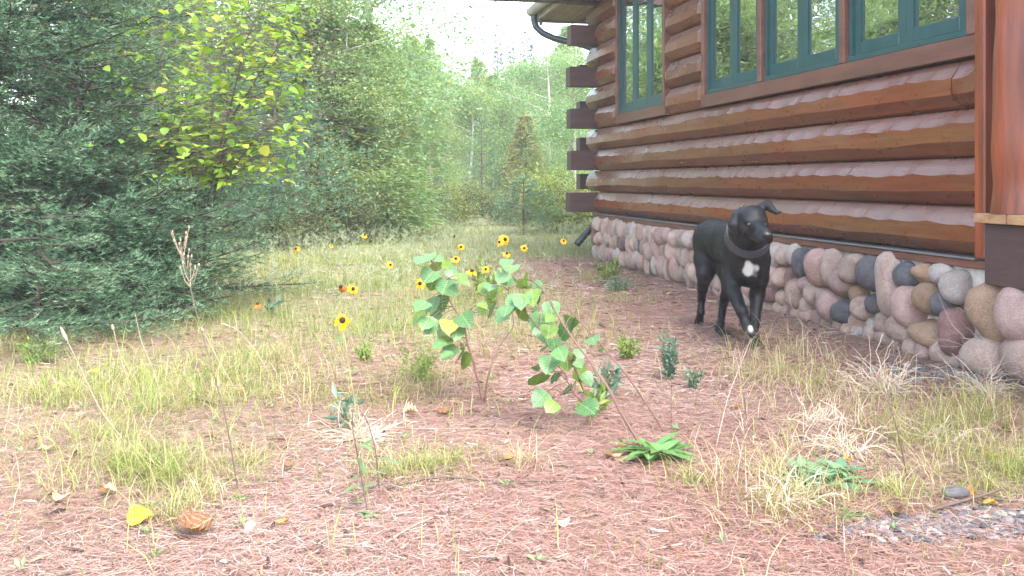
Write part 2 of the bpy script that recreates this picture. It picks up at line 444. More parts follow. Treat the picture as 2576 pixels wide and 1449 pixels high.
# inner wall behind the logs, end walls
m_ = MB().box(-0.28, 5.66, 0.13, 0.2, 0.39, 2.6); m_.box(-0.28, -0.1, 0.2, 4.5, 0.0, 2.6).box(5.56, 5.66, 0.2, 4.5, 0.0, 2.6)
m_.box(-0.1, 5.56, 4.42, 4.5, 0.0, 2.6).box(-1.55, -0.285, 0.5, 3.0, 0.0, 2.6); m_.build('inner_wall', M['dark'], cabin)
# corner tails: square cut log ends of the gable wall
for k in range(11):
    z0 = Z0 + CO * k
    if k % 2 == 0:
        MB().box(-0.16, -0.004, -0.285 + 0.006 * (k % 3), 0.12, z0 + 0.006, z0 + 0.192, bev=0.004).build('log_tail', M['tail'], cabin)
    else:
        MB().box(-1.56, -1.40, 0.185, 0.62, z0 + 0.012, z0 + 0.182, bev=0.004).build('log_tail', M['tail'], cabin)
MB().box(-0.15, -0.005, -1.20, 0.12, 2.452, 2.56, bev=0.005).build('outrigger_beam', M['tail'], cabin)
# base board and flashing
MB().box(-0.02, 5.66, -0.058, 0.12, 0.392, 0.425, bev=0.004).build('base_board', M['trim'], cabin)
MB().box(-0.02, 5.60, -0.066, 0.12, 0.4255, 0.4335, bev=0.002).build('flashing', M['flash'], cabin)

# windows
def window(x0, x1, nsash, trim_left=True, trim_right=True):
    w = empty('window'); w.parent = cabin
    zb = 1.238; zt = 2.44
    tl = 0.05
    # brown surround
    f = MB().box(x0 - 0.004, x1 + 0.004, -0.045, 0.125, zb + 0.004, zb + 0.088, bev=0.003)
    f.build('trim', M['trim'], w)
    if trim_left: MB().box(x0 - 0.003, x0 + tl, -0.047, 0.124, zb + 0.090, zt, bev=0.003).build('trim', M['trim'], w)
    MB().box(x1 - tl, x1 + 0.001, -0.048, 0.123, zb + 0.090, zt, bev=0.003).build('trim', M['trim'], w)
    gx0, gx1 = x0 + (tl + 0.001 if trim_left else 0.012), x1 - tl - 0.001; gb = zb + 0.089
    # green frame and sill
    fr = MB().box(gx0, gx0 + 0.03, -0.026, 0.12, gb + 0.03, zt).box(gx1 - 0.03, gx1, -0.026, 0.12, gb + 0.03, zt)
    fr.box(gx0, gx1, -0.034, 0.12, gb, gb + 0.029, bev=0.004)
    fr.build('frame', M['green'], w)
    sw = (gx1 - gx0 - 0.06) / nsash
    for i in range(nsash):
        a = gx0 + 0.031 + i * sw; b = a + sw - 0.002
        sa = MB().box(a, a + 0.055, -0.012, 0.06, gb + 0.03, zt).box(b - 0.055, b, -0.012, 0.06, gb + 0.03, zt)
        sa.box(a + 0.056, b - 0.056, -0.014, 0.058, gb + 0.031, gb + 0.095, bev=0.004)
        sa.box(a + 0.0555, a + 0.072, -0.007, 0.056, gb + 0.096, zt).box(b - 0.072, b - 0.0555, -0.007, 0.056, gb + 0.096, zt)
        sa.build('sash', M['green'], w)
        g = MB().box(a + 0.073, b - 0.073, -0.003, 0.006, gb + 0.096, zt - 0.001); p = g.build('pane', M['glass'], w)
for i, (a, b, n) in enumerate(WIN): window(a, b, n, trim_left=(i < 2), trim_right=True)
MB().box(0.60, 5.6, -0.045, 0.126, 2.442, 2.56).build('window_header', M['trim'], cabin)

# corner trim, porch post and deck
MB().box(5.602, 5.665, -0.068, 0.2, 0.436, 2.6, bev=0.006).build('corner_trim', M['post'], cabin)
def post_mesh():
    n, s_ = 60, 28
    zs = np.linspace(0.618, 2.7, n); th = np.arange(s_) * 2 * PI / s_
    r = np.random.default_rng(3)
    R = 0.155 + 0.008 * np.sin(3 * th[None, :] + 1.5 * zs[:, None]) + 0.006 * np.sin(5 * th[None, :] - 2.3 * zs[:, None] + 1) - 0.008 * (zs[:, None] - 0.6)
    R += np.interp(zs, np.linspace(0.6, 2.7, 18), r.normal(0, 0.003, 18))[:, None]
    V = np.stack([5.86 + R * np.cos(th), 0.02 + R * np.sin(th), np.repeat(zs[:, None], s_, 1)], -1).reshape(-1, 3)
    i = np.arange(n - 1)[:, None] * s_; j = np.arange(s_)[None, :]; j2 = (j + 1) % s_
    Q = np.stack([i + j, i + j2, i + s_ + j2, i + s_ + j], -1).reshape(-1, 4)
    return mesh_data('porch_post', V, Q, M['post'], smooth=True)
obj('porch_post', post_mesh(), cabin)
deck = MB().box(5.715, 8.6, -0.105, -0.070, 0.345, 0.578, bev=0.003).build('deck_rim', M['rim'], cabin)
x = 5.695
for i in range(30):
    w_ = 0.092
    MB().box(x, x + w_ - 0.004, -0.135 - 0.004 * (i % 3 == 1), 2.6, 0.580, 0.6165, bev=0.003).build('plank', M['plank'], deck); x += w_

# roof: eave overhang along the wall with gutter and rafters
ex0, ex1 = -1.29, 8.6
roof = empty('roof'); roof.parent = cabin
EY, EZ = -0.30, 2.50; SL = math.tan(math.radians(24))
def slope_slab(name, mat, x0, x1, y0, y1, zoff0, th, parent):
    V = []
    for x in (x0, x1):
        for y in (y0, y1):
            zb = EZ + (y - EY) * SL + zoff0
            V += [(x, y, zb), (x, y, zb + th)]
    return MB().add(V, [[0, 1, 3, 2], [4, 6, 7, 5], [0, 4, 5, 1], [2, 3, 7, 6], [0, 2, 6, 4], [1, 5, 7, 3]]).build(name, mat, parent)
slope_slab('shingle_sheet', M['shingle'], ex0 - 0.03, ex1, EY - 0.05, 2.4, 0.135, 0.03, roof)
zr = EZ + (2.4 - EY) * SL + 0.135
MB().add([(x, y, z + dz) for x in (ex0 - 0.03, ex1) for (y, z) in ((2.402, zr), (5.2, zr - 2.798 * SL)) for dz in (0, 0.03)], [[0, 1, 3, 2], [4, 6, 7, 5], [0, 4, 5, 1], [2, 3, 7, 6], [0, 2, 6, 4], [1, 5, 7, 3]]).build('shingle_sheet', M['shingle'], roof)
y = EY
for i in range(14):
    slope_slab('soffit_board', M['soffit'], ex0, ex1, y, y + 0.132, 0.105, 0.026, roof); y += 0.137
MB().box(ex0, ex1, EY - 0.026, EY - 0.001, EZ - 0.03, EZ + 0.10).build('fascia', M['fascia'], roof)
MB().box(ex0 + 0.002, ex0 + 0.04, EY + 0.0, EY + 0.03, EZ - 0.08, EZ + 0.09).build('rake_block', M['fascia'], roof)
y = EY + 0.002
for i in range(5):      # level soffit boards under the overhang
    MB().box(ex0 + 0.005, ex1, y, y + 0.084, EZ - 0.028, EZ - 0.010, bev=0.002).build('soffit_board', M['soffit'], roof); y += 0.087
MB().box(ex0 - 0.012, ex0 + 0.004, EY - 0.02, 2.0, EZ - 0.05, EZ + 0.13).build('fascia', M['fascia'], roof)
g = MB()
gp = []
for a in np.linspace(PI, 2 * PI, 9): gp.append((EY - 0.085 + 0.055 * math.cos(a), EZ + 0.085 + 0.075 * math.sin(a)))
V = []; 
for x in (ex0 - 0.02, ex1):
    for (yy, zz) in gp: V.append((x, yy, zz))
    for (yy, zz) in gp[::-1]: V.append((x, EY - 0.085 + (yy - EY + 0.085) * 0.9, EZ + 0.085 + (zz - EZ - 0.085) * 0.92))
n_ = 18
g.add(V, [np.array([[i, (i + 1) % n_, n_ + (i + 1) % n_, n_ + i] for i in range(n_)])])
g.add([(ex0 - 0.021, yy, zz) for yy, zz in gp], [np.array([list(range(9))])])
g.build('gutter', M['fascia'], roof)
# downspout: elbow from the gutter back to the wall corner and down to a splash outlet
ds = MB()
ex = ex0 + 0.10
pts = [(ex, EY - 0.075, EZ + 0.03), (ex, EY - 0.075, EZ - 0.05), (ex + 0.03, EY - 0.06, EZ - 0.12), (ex + 0.08, EY - 0.0, EZ - 0.19), (ex + 0.15, EY + 0.10, EZ - 0.25), (ex + 0.24, EY + 0.20, EZ - 0.29), (ex + 0.40, EY + 0.32, EZ - 0.34), (ex + 0.58, EY + 0.44, EZ - 0.42), (-0.46, 0.18, EZ - 0.6),
       (-0.46, 0.18, 1.2), (-0.46, 0.18, 0.42), (-0.46, 0.12, 0.33), (-0.46, 0.05, 0.26), (-0.46, -0.03, 0.18), (-0.46, -0.10, 0.10)]
P_ = np.array(pts); tt = np.linspace(0, len(P_) - 1, 60)
ds.tube(np.stack([np.interp(tt, np.arange(len(P_)), P_[:, i]) for i in range(3)], 1), 0.036, 8)
ds.build('downspout', M['gutter'], cabin, smooth=True)

# cobblestone foundation
found = MB().box(-0.02, 6.05, -0.034, 0.12, -0.15, 0.391).build('foundation', M['mortar'], cabin)
MB().box(5.82, 6.05, -0.040, 0.6, -0.15, 0.344).build('foundation_return', M['mortar'], cabin)
def icosphere(sub):
    t = (1 + 5 ** 0.5) / 2
    V = [(-1, t, 0), (1, t, 0), (-1, -t, 0), (1, -t, 0), (0, -1, t), (0, 1, t), (0, -1, -t), (0, 1, -t), (t, 0, -1), (t, 0, 1), (-t, 0, -1), (-t, 0, 1)]
    Fc = [(0, 11, 5), (0, 5, 1), (0, 1, 7), (0, 7, 10), (0, 10, 11), (1, 5, 9), (5, 11, 4), (11, 10, 2), (10, 7, 6), (7, 1, 8), (3, 9, 4), (3, 4, 2), (3, 2, 6), (3, 6, 8), (3, 8, 9), (4, 9, 5), (2, 4, 11), (6, 2, 10), (8, 6, 7), (9, 8, 1)]
    V = [np.array(v) / np.linalg.norm(v) for v in V]
    for _ in range(sub):
        cache = {}; nf = []
        def mid(a, b):
            k = (min(a, b), max(a, b))
            if k not in cache:
                m = V[a] + V[b]; V.append(m / np.linalg.norm(m)); cache[k] = len(V) - 1
            return cache[k]
        for a, b, c in Fc:
            ab, bc, ca = mid(a, b), mid(b, c), mid(c, a); nf += [(a, ab, ca), (b, bc, ab), (c, ca, bc), (ab, bc, ca)]
        Fc = nf
    return np.array(V), np.array(Fc)
IV, IF = icosphere(3); IV2, IF2 = icosphere(2); IV1, IF1 = icosphere(1)

def stone_material(name, stops, scale=9):
    m, nt, b = nmat(name)
    n = noise(nt, scale, detail=8, rough=0.7); n2 = noise(nt, 70, detail=5, rough=0.7)
    oi = nt.nodes.new('ShaderNodeObjectInfo')
    add = nt.nodes.new('ShaderNodeVectorMath'); add.operation = 'ADD'
    cmb = nt.nodes.new('ShaderNodeCombineXYZ'); mul = nt.nodes.new('ShaderNodeMath'); mul.operation = 'MULTIPLY'; mul.inputs[1].default_value = 37
    nt.links.new(oi.outputs['Random'], mul.inputs[0]); nt.links.new(mul.outputs[0], cmb.inputs[0]); nt.links.new(mul.outputs[0], cmb.inputs[1])
    tc = nt.nodes.new('ShaderNodeTexCoord'); nt.links.new(tc.outputs['Object'], add.inputs[0]); nt.links.new(cmb.outputs[0], add.inputs[1])
    nt.links.new(add.outputs[0], n.inputs['Vector'])
    n.inputs['Scale'].default_value = 1.3
    c = ramp(nt, n.outputs['Fac'], stops)
    sp = ramp(nt, n2.outputs['Fac'], [(0.32, (0.74, 0.72, 0.72)), (0.55, (1.0, 1.0, 1.0)), (0.72, (1.12, 1.12, 1.12))])
    n2.inputs['Scale'].default_value = 14
    c = mixc(nt, 1.0, c, sp, 'MULTIPLY')
    rv = ramp(nt, oi.outputs['Random'], [(0, (0.78, 0.76, 0.74)), (0.5, (1, 1, 1)), (1, (1.12, 1.06, 1.0))])
    c = mixc(nt, 1.0, c, rv, 'MULTIPLY')
    nt.links.new(c, b.inputs['Base Color']); b.inputs['Roughness'].default_value = 0.75; b.inputs['Specular IOR Level'].default_value = 0.3
    bump(nt, b, n2.outputs['Fac'], 0.6, 0.08)
    return m
SM = {'t': stone_material('tan_stone', [(0.3, (0.38, 0.27, 0.215)), (0.55, (0.53, 0.40, 0.335)), (0.75, (0.62, 0.51, 0.44))]),
      'p': stone_material('pink_stone', [(0.3, (0.37, 0.24, 0.215)), (0.55, (0.51, 0.355, 0.315)), (0.75, (0.59, 0.45, 0.40))]),
      'd': stone_material('dark_stone', [(0.3, (0.085, 0.085, 0.10)), (0.55, (0.15, 0.145, 0.155)), (0.75, (0.25, 0.23, 0.23))]),
      'w': stone_material('pale_stone', [(0.3, (0.36, 0.31, 0.28)), (0.55, (0.50, 0.44, 0.40)), (0.75, (0.58, 0.53, 0.49))]),
      'o': stone_material('orange_stone', [(0.3, (0.30, 0.18, 0.11)), (0.55, (0.40, 0.27, 0.18)), (0.75, (0.47, 0.35, 0.26))]),
      'r': stone_material('red_stone', [(0.3, (0.20, 0.10, 0.09)), (0.55, (0.30, 0.17, 0.15)), (0.75, (0.37, 0.24, 0.21))])}
def stone_shape(seed, V0, jag=0.06, box=0.75):
    r = np.random.default_rng(seed); V = V0.copy()
    V = np.sign(V) * np.abs(V) ** box
    d = np.ones(len(V))
    for _ in range(7):
        k = r.normal(size=3) * 1.7; d += jag * np.sin(V0 @ k + r.uniform(0, 6)) * 0.6
    for _ in range(3):     # a few flattened sides
        a = r.normal(size=3); a /= np.linalg.norm(a); lim = r.uniform(0.72, 0.9)
        proj = V0 @ a; d -= np.clip(proj - lim, 0, 1) * 0.5
    return V * d[:, None]
STP = {}
for c_ in SM:
    for v_ in range(4):
        STP[c_, v_] = mesh_data('stone', stone_shape(40 + v_ + 7 * ord(c_), IV2, 0.07, 0.86), IF2, SM[c_], smooth=True)
stone_i = 0
placed = []
def stone(s, z, w, h, c, dep=None, y=-0.038):
    global stone_i, placed
    r = random.Random(stone_i * 13 + 5)
    dep = dep or min(w, h) * r.uniform(0.55, 0.75)
    o = obj('stone', STP[c, stone_i % 4], found, (s, y, z), (r.uniform(-0.1, 0.1), r.uniform(-0.22, 0.22), r.uniform(-0.12, 0.12)), (w * 0.53, min(dep, 0.10), h * 0.53))
    stone_i += 1; placed.append((s, z, w, h))
near_stones = [(2265, 490, 130, 180, 'w'), (2160, 430, 105, 115, 'w'), (2060, 420, 115, 120, 'o'), (1965, 430, 100, 145, 'd'), (1880, 500, 112, 320, 't'), (1780, 430, 135, 200, 'd'), (1678, 385, 104, 165, 't'), (1605, 480, 105, 160, 'p'),
    (1543, 400, 80, 190, 't'), (1472, 390, 88, 205, 'p'), (1512, 303, 52, 46, 'w'), (1416, 360, 60, 165, 'd'), (1366, 360, 60, 185, 'd'), (1322, 325, 48, 125, 'w'), (1272, 312, 72, 115, 't'), (1222, 312, 66, 145, 'w'), (1168, 300, 62, 130, 't'), (1118, 300, 58, 125, 'w'),
    (2198, 592, 100, 175, 'd'), (2108, 575, 98, 165, 'o'), (2010, 605, 125, 225, 'p'), (1800, 602, 86, 122, 'd'), (1735, 612, 98, 135, 't'), (1690, 545, 74, 112, 'o'), (1550, 600, 94, 165, 'p'), (1495, 555, 62, 105, 't'), (1440, 532, 82, 122, 't'), (1388, 490, 62, 105, 'p'),
    (1340, 540, 82, 145, 't'), (1300, 482, 56, 185, 'r'), (1250, 440, 62, 115, 't'), (1190, 440, 96, 170, 'p'), (1130, 420, 60, 110, 'w'), (2265, 760, 155, 265, 'r'), (2100, 775, 175, 185, 'o'), (1940, 742, 135, 155, 't'), (1836, 712, 95, 118, 't'), (1700, 702, 105, 115, 'p'), (1620, 642, 94, 155, 'd'),
    (1465, 648, 84, 66, 'w'), (1395, 612, 74, 95, 't'), (1258, 565, 62, 115, 't'), (1195, 530, 84, 150, 'r'), (1122, 545, 76, 120, 'd'), (1775, 715, 60, 90, 'w'), (1000+310, 610, 60, 60, 't')]
for zx, zy, w, h, c in near_stones:
    u = 575 + zx * 0.1743; v = 200 + zy * 0.1743
    s, z = to_wall(u, v); s0, _ = to_wall(u - w * 0.0872, v); s1, _ = to_wall(u + w * 0.0872, v)
    Y = CY + DY * s
    stone(s, max(z, 0.05), abs(s1 - s0) * 1.04, h * 0.1743 / F * Y * 1.04, c)
# corner stones under the deck
stone(5.685, 0.235, 0.20, 0.27, 'o', 0.11, -0.04); stone(5.70, 0.050, 0.20, 0.16, 't', 0.11, -0.07); stone(5.87, 0.25, 0.18, 0.2, 'p', 0.1, -0.04); stone(5.88, 0.09, 0.17, 0.2, 't', 0.1, -0.04)
s_ = 3.0; rb_ = random.Random(19)      # low stones half sunk in the soil along the near part
while s_ < 5.6:
    w_ = rb_.uniform(0.07, 0.13); stone(s_ + w_ / 2, rb_.uniform(0.005, 0.03), w_ * 1.1, rb_.uniform(0.09, 0.13), rb_.choice('tpwtpto'), 0.05, -0.05); s_ += w_
placed = [p for p in placed if p[1] > 0.04]
# the rest of the wall: staggered rows
s_end = min(p[0] for p in placed) - 0.02
cols = 'ttpwtpptwpotpwdtrtpwtptp'
r_ = random.Random(11)
for row, (zc, hh) in enumerate(((0.322, 0.135), (0.205, 0.14), (0.088, 0.15))):
    s = 0.02 + row * 0.03
    while s < s_end + 0.03:
        w = r_.uniform(0.062, 0.125)
        h = hh * r_.uniform(0.85, 1.35)
        if r_.random() < 0.12 and row == 0: h *= 1.4
        z = zc + r_.uniform(-0.015, 0.015)
        if row == 0: z = 0.392 - h * 0.5
        stone(s + w * 0.5, z, w * 1.05, h, r_.choice(cols)); s += w * 0.96

# ------------------------------------------------------------------ trees
M['bark'] = plain('bark', (0.085, 0.065, 0.052), 0.9, 0.2, 0.4, 14, (1, 1, 0.3), 0.6, 40)
M['limb'] = plain('dark_limb', (0.035, 0.027, 0.022), 0.9, 0.2, 0.4, 14)
M['palebark'] = plain('pale_bark', (0.30, 0.28, 0.25), 0.8, 0.25, 0.35, 10, (1, 1, 2.5), 0.4, 40)
M['twig'] = plain('red_twig', (0.12, 0.062, 0.048), 0.6, 0.35, 0.3, 20)
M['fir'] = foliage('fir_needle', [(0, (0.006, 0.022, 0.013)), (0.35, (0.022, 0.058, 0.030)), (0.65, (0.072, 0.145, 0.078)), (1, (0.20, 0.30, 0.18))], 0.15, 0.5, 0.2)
M['birchleaf'] = foliage('bright_leaf', [(0, (0.12, 0.25, 0.03)), (0.5, (0.20, 0.34, 0.034)), (0.85, (0.28, 0.40, 0.045)), (1, (0.38, 0.38, 0.06))], 0.5, 0.4, 0.4, attr=False)
M['aspen'] = foliage('aspen_leaf', [(0, (0.09, 0.18, 0.08)), (0.5, (0.16, 0.28, 0.13)), (0.85, (0.25, 0.37, 0.20)), (1, (0.38, 0.38, 0.12))], 0.5, 0.4, 0.45)
M['birchfar'] = foliage('birch_leaf', [(0, (0.11, 0.20, 0.08)), (0.5, (0.21, 0.31, 0.125)), (0.9, (0.31, 0.38, 0.16)), (1, (0.42, 0.38, 0.12))], 0.5, 0.45, 0.4)
M['cedar'] = foliage('cedar_frond', [(0, (0.075, 0.16, 0.06)), (0.5, (0.15, 0.26, 0.10)), (0.85, (0.23, 0.32, 0.12)), (1, (0.32, 0.32, 0.13))], 0.4, 0.55, 0.3, tint=(2.6, (0.30, 0.205, 0.06), 0.6))
M['cedarold'] = foliage('rusty_cedar_frond', [(0, (0.14, 0.15, 0.06)), (0.5, (0.25, 0.23, 0.09)), (1, (0.34, 0.30, 0.13))], 0.25, 0.55, 0.3, tint=(2.0, (0.10, 0.13, 0.05), 0.6))
M['spruce'] = foliage('spruce_needle', [(0, (0.020, 0.050, 0.034)), (0.5, (0.042, 0.090, 0.058)), (1, (0.08, 0.14, 0.09))], 0.12, 0.5, 0.3)
M['pine'] = foliage('pine_needle', [(0, (0.045, 0.12, 0.072)), (0.5, (0.09, 0.195, 0.115)), (1, (0.16, 0.28, 0.17))], 0.25, 0.45, 0.4)
M['shrub'] = foliage('shrub_leaf', [(0, (0.085, 0.125, 0.050)), (0.5, (0.15, 0.195, 0.085)), (0.85, (0.22, 0.26, 0.12)), (1, (0.30, 0.27, 0.10))], 0.4, 0.45, 0.4)
M['yshrub'] = foliage('yellow_green_leaf', [(0, (0.10, 0.16, 0.025)), (0.5, (0.19, 0.25, 0.035)), (1, (0.30, 0.32, 0.06))], 0.45, 0.45, 0.4)

def tree_root(name, loc, label, cat='tree', group=None, rz=0.0):
    o = empty(name, loc, rz); return tag(o, label, cat, group)

def conifer_arrays(seed, H, R, hmin, nb, sec_sp, ter_sp, ndl, NL, NW, az_full=None, gap=None, hmax=None, droop=0.25, hpow=0.85, zs=0.16, lift=(-0.1, 0.22)):
    """branches -> side twigs -> twiglets -> needles; returns wood MB and needle arrays"""
    r = np.random.default_rng(seed)
    wood = MB(); TB = []; TD = []; TL = []; TW = []
    for b in range(nb):
        h = hmin + (((b + r.uniform(0, 1)) / nb) ** hpow) * ((hmax or H * 0.97) - hmin)
        az = (b * 2.399 + r.normal(0, 0.35)) % (2 * PI)
        L = R * (1 - h / H) ** 0.85 * r.uniform(0.72, 1.12)
        if L < 0.05: continue
        full = 1.0
        if az_full is not None:
            da = (az - az_full[0] + PI) % (2 * PI) - PI
            full = 1.0 if abs(da) < az_full[1] else 0.22
        if gap is not None and gap(h, az): continue
        n = 9; t = np.linspace(0, 1, n)
        out = np.array([math.cos(az), math.sin(az), 0]); side = np.array([-out[1], out[0], 0])
        up = r.uniform(*lift)
        z = h + L * (up * t - droop * t ** 1.5 + (droop * 0.85) * t ** 3.2)
        P = out * (L * t)[:, None] + side * (L * 0.08 * r.normal() * t ** 2)[:, None]; P[:, 2] = z
        P[:, 2] = np.maximum(P[:, 2], 0.05)
        wood.tube(P, np.linspace(0.006 + 0.008 * L, 0.002, n), 4, cap=False)
        m = max(3, int(L / sec_sp * full))
        ts = np.linspace(0.10, 0.985, m) + r.normal(0, 0.01, m)
        ts = np.clip(np.concatenate([ts, ts + 0.01]), 0.05, 0.995); sgn = np.concatenate([np.ones(m), -np.ones(m)])
        base = np.stack([np.interp(ts, t, P[:, i]) for i in range(3)], 1)
        sl = np.minimum((1 - ts) * L * 0.62 + 0.05, 0.42) * r.uniform(0.6, 1.15, 2 * m) * np.clip(ts * 5, 0.3, 1)
        d = out * 0.75 + side * (sgn * r.uniform(0.6, 1.1, 2 * m))[:, None] + np.array([0, 0, 1.0]) * r.normal(-0.06, zs, 2 * m)[:, None]
        d /= np.linalg.norm(d, axis=1)[:, None]
        TB.append(base); TD.append(d); TL.append(sl); TW.append(ts)
    TB = np.concatenate(TB); TD = np.concatenate(TD); TL = np.concatenate(TL); TW = np.concatenate(TW)
    # twiglets
    cnt = np.maximum(2, (TL / ter_sp).astype(int)); idx = np.repeat(np.arange(len(TB)), cnt)
    fr = rng.uniform(0.12, 1.0, len(idx))
    b2 = TB[idx] + TD[idx] * (TL[idx] * fr)[:, None]; b2[:, 2] -= 0.10 * TL[idx] * fr ** 2
    A, B = orth(TD[idx]); A[:, 2] *= 0.35
    A /= np.linalg.norm(A, axis=1)[:, None]
    d2 = TD[idx] * 0.8 + A * 0.75; d2 /= np.linalg.norm(d2, axis=1)[:, None]
    l2 = np.clip((1 - fr) * TL[idx] * 0.55 + 0.025, 0.02, 0.13) * rng.uniform(0.7, 1.2, len(idx))
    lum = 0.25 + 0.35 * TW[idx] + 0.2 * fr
    # needles along both orders of twig
    def strip(Bs, Ds, Ls, lums, per):
        c = np.maximum(3, (Ls * per).astype(int)); k = np.repeat(np.arange(len(Bs)), c)
        f = rng.uniform(0, 1, len(k)); p = Bs[k] + Ds[k] * (Ls[k] * f)[:, None]
        A, _ = orth(Ds[k]); A[:, 2] = np.abs(A[:, 2]) * 0.6 + 0.05
        dn = Ds[k] * 0.75 + A; 
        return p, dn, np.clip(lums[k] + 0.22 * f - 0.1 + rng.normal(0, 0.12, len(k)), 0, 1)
    p1, d1, r1 = strip(b2, d2, l2, lum, ndl); p0, d0, r0 = strip(TB, TD, TL, 0.3 + 0.3 * TW, ndl * 0.7)
    P = np.concatenate([p1, p0]); D = np.concatenate([d1, d0]); Rr = np.concatenate([r1, r0])
    V, T, rr = needles(P, D, NL * rng.uniform(0.7, 1.25, len(P)), NW, Rr)
    # thin wood for the side twigs
    V2, T2, _ = needles(TB, TD, TL, 0.005, np.zeros(len(TB)))
    wood.add(V2, T2)
    return wood, V, T, rr

def trunk_mb(H, r0, wob=0.05, seed=0, sides=8):
    r = np.random.default_rng(seed); n = 9; z = np.linspace(-0.1, H, n)
    P = np.stack([np.cumsum(r.normal(0, wob * 0.3, n)), np.cumsum(r.normal(0, wob * 0.3, n)), z], 1); P[:, :2] -= P[1, :2]
    return MB().tube(P, np.linspace(r0, r0 * 0.12, n), sides), P

# the big fir at the left edge
fx, fy = -3.05, 5.65
root = tree_root('fir_tree', (fx, fy, 0), 'large dark blue-green fir with branches sweeping to the ground', 'tree')
tm, _ = trunk_mb(4.6, 0.09, 0.02, 1); tm.build('trunk', M['limb'], root, True)
def gapf(h, az):
    return 0.56 < h < 0.80 and (az > 4.3 and az < 5.4)
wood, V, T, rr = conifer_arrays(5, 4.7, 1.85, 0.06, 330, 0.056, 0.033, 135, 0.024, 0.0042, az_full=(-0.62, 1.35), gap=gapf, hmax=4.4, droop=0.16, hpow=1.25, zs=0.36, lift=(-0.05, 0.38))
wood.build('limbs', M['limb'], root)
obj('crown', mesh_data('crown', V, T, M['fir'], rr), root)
print('fir tris', len(T))
# darker young fir in front of the sapling, branches ascending
root = tree_root('fir_tree', (-2.28, 5.22, 0), 'dark young fir with upswept branches at the right foot of the large fir', 'tree')
tm, _ = trunk_mb(1.3, 0.035, 0.02, 3); tm.build('trunk', M['limb'], root, True)
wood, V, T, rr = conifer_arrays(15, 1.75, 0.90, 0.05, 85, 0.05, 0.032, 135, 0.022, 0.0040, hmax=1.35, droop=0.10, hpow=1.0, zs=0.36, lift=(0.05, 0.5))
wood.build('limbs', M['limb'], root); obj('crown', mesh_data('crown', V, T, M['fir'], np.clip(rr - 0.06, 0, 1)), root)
# young fir sprays low at its foot, nearer the camera
root = tree_root('fir_sapling', (-2.12, 4.42, 0), 'low young fir spreading over the grass in front of the large fir', 'tree')
tm, _ = trunk_mb(0.55, 0.02, 0.02, 2); tm.build('trunk', M['limb'], root, True)
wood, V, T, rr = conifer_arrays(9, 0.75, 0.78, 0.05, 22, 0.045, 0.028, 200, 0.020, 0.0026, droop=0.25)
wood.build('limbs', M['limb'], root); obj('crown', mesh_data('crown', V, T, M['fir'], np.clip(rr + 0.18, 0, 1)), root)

# ---- leaf outline shared by the plants with pickable leaves
def leaf_mesh(name, mat, kind='ovate', fold=0.12, droop=0.18):
    if kind == 'ovate': prof = [(0, 0.0), (0.10, 0.26), (0.28, 0.42), (0.50, 0.40), (0.75, 0.22), (1.0, 0.0)]
    elif kind == 'round': prof = [(0, 0.02), (0.04, 0.30), (0.22, 0.48), (0.48, 0.50), (0.76, 0.32), (1.0, 0.0)]
    elif kind == 'lance': prof = [(0, 0.01), (0.15, 0.07), (0.4, 0.12), (0.65, 0.11), (0.85, 0.06), (1.0, 0.0)]
    else: prof = [(0, 0.01), (0.12, 0.10), (0.4, 0.20), (0.65, 0.22), (0.88, 0.15), (1.0, 0.0)]   # petal
    V = []; Q = []
    for i, (t, w) in enumerate(prof):
        z = -droop * t * t; jag = 0.03 * (-1) ** i if kind in ('round', 'ovate') else 0
        V += [(t, -w - jag * (w > 0.1), z + fold * w), (t, 0, z), (t, w + jag * (w > 0.1), z + fold * w)]
        if i:
            a = 3 * (i - 1); b = 3 * i; Q += [[a, b, b + 1, a + 1], [a + 1, b + 1, b + 2, a + 2]]
    return mesh_data(name, V, [np.array(Q)], mat, smooth=True)

def rot_from(d, n):
    """euler that turns +X to d and +Z near n"""
    d = Vector(d).normalized(); n = Vector(n); y = n.cross(d)
    if y.length < 1e-4: y = Vector((0, 1, 0)).cross(d)
    y.normalize(); z = d.cross(y)
    return Matrix((d, y, z)).transposed().to_euler()

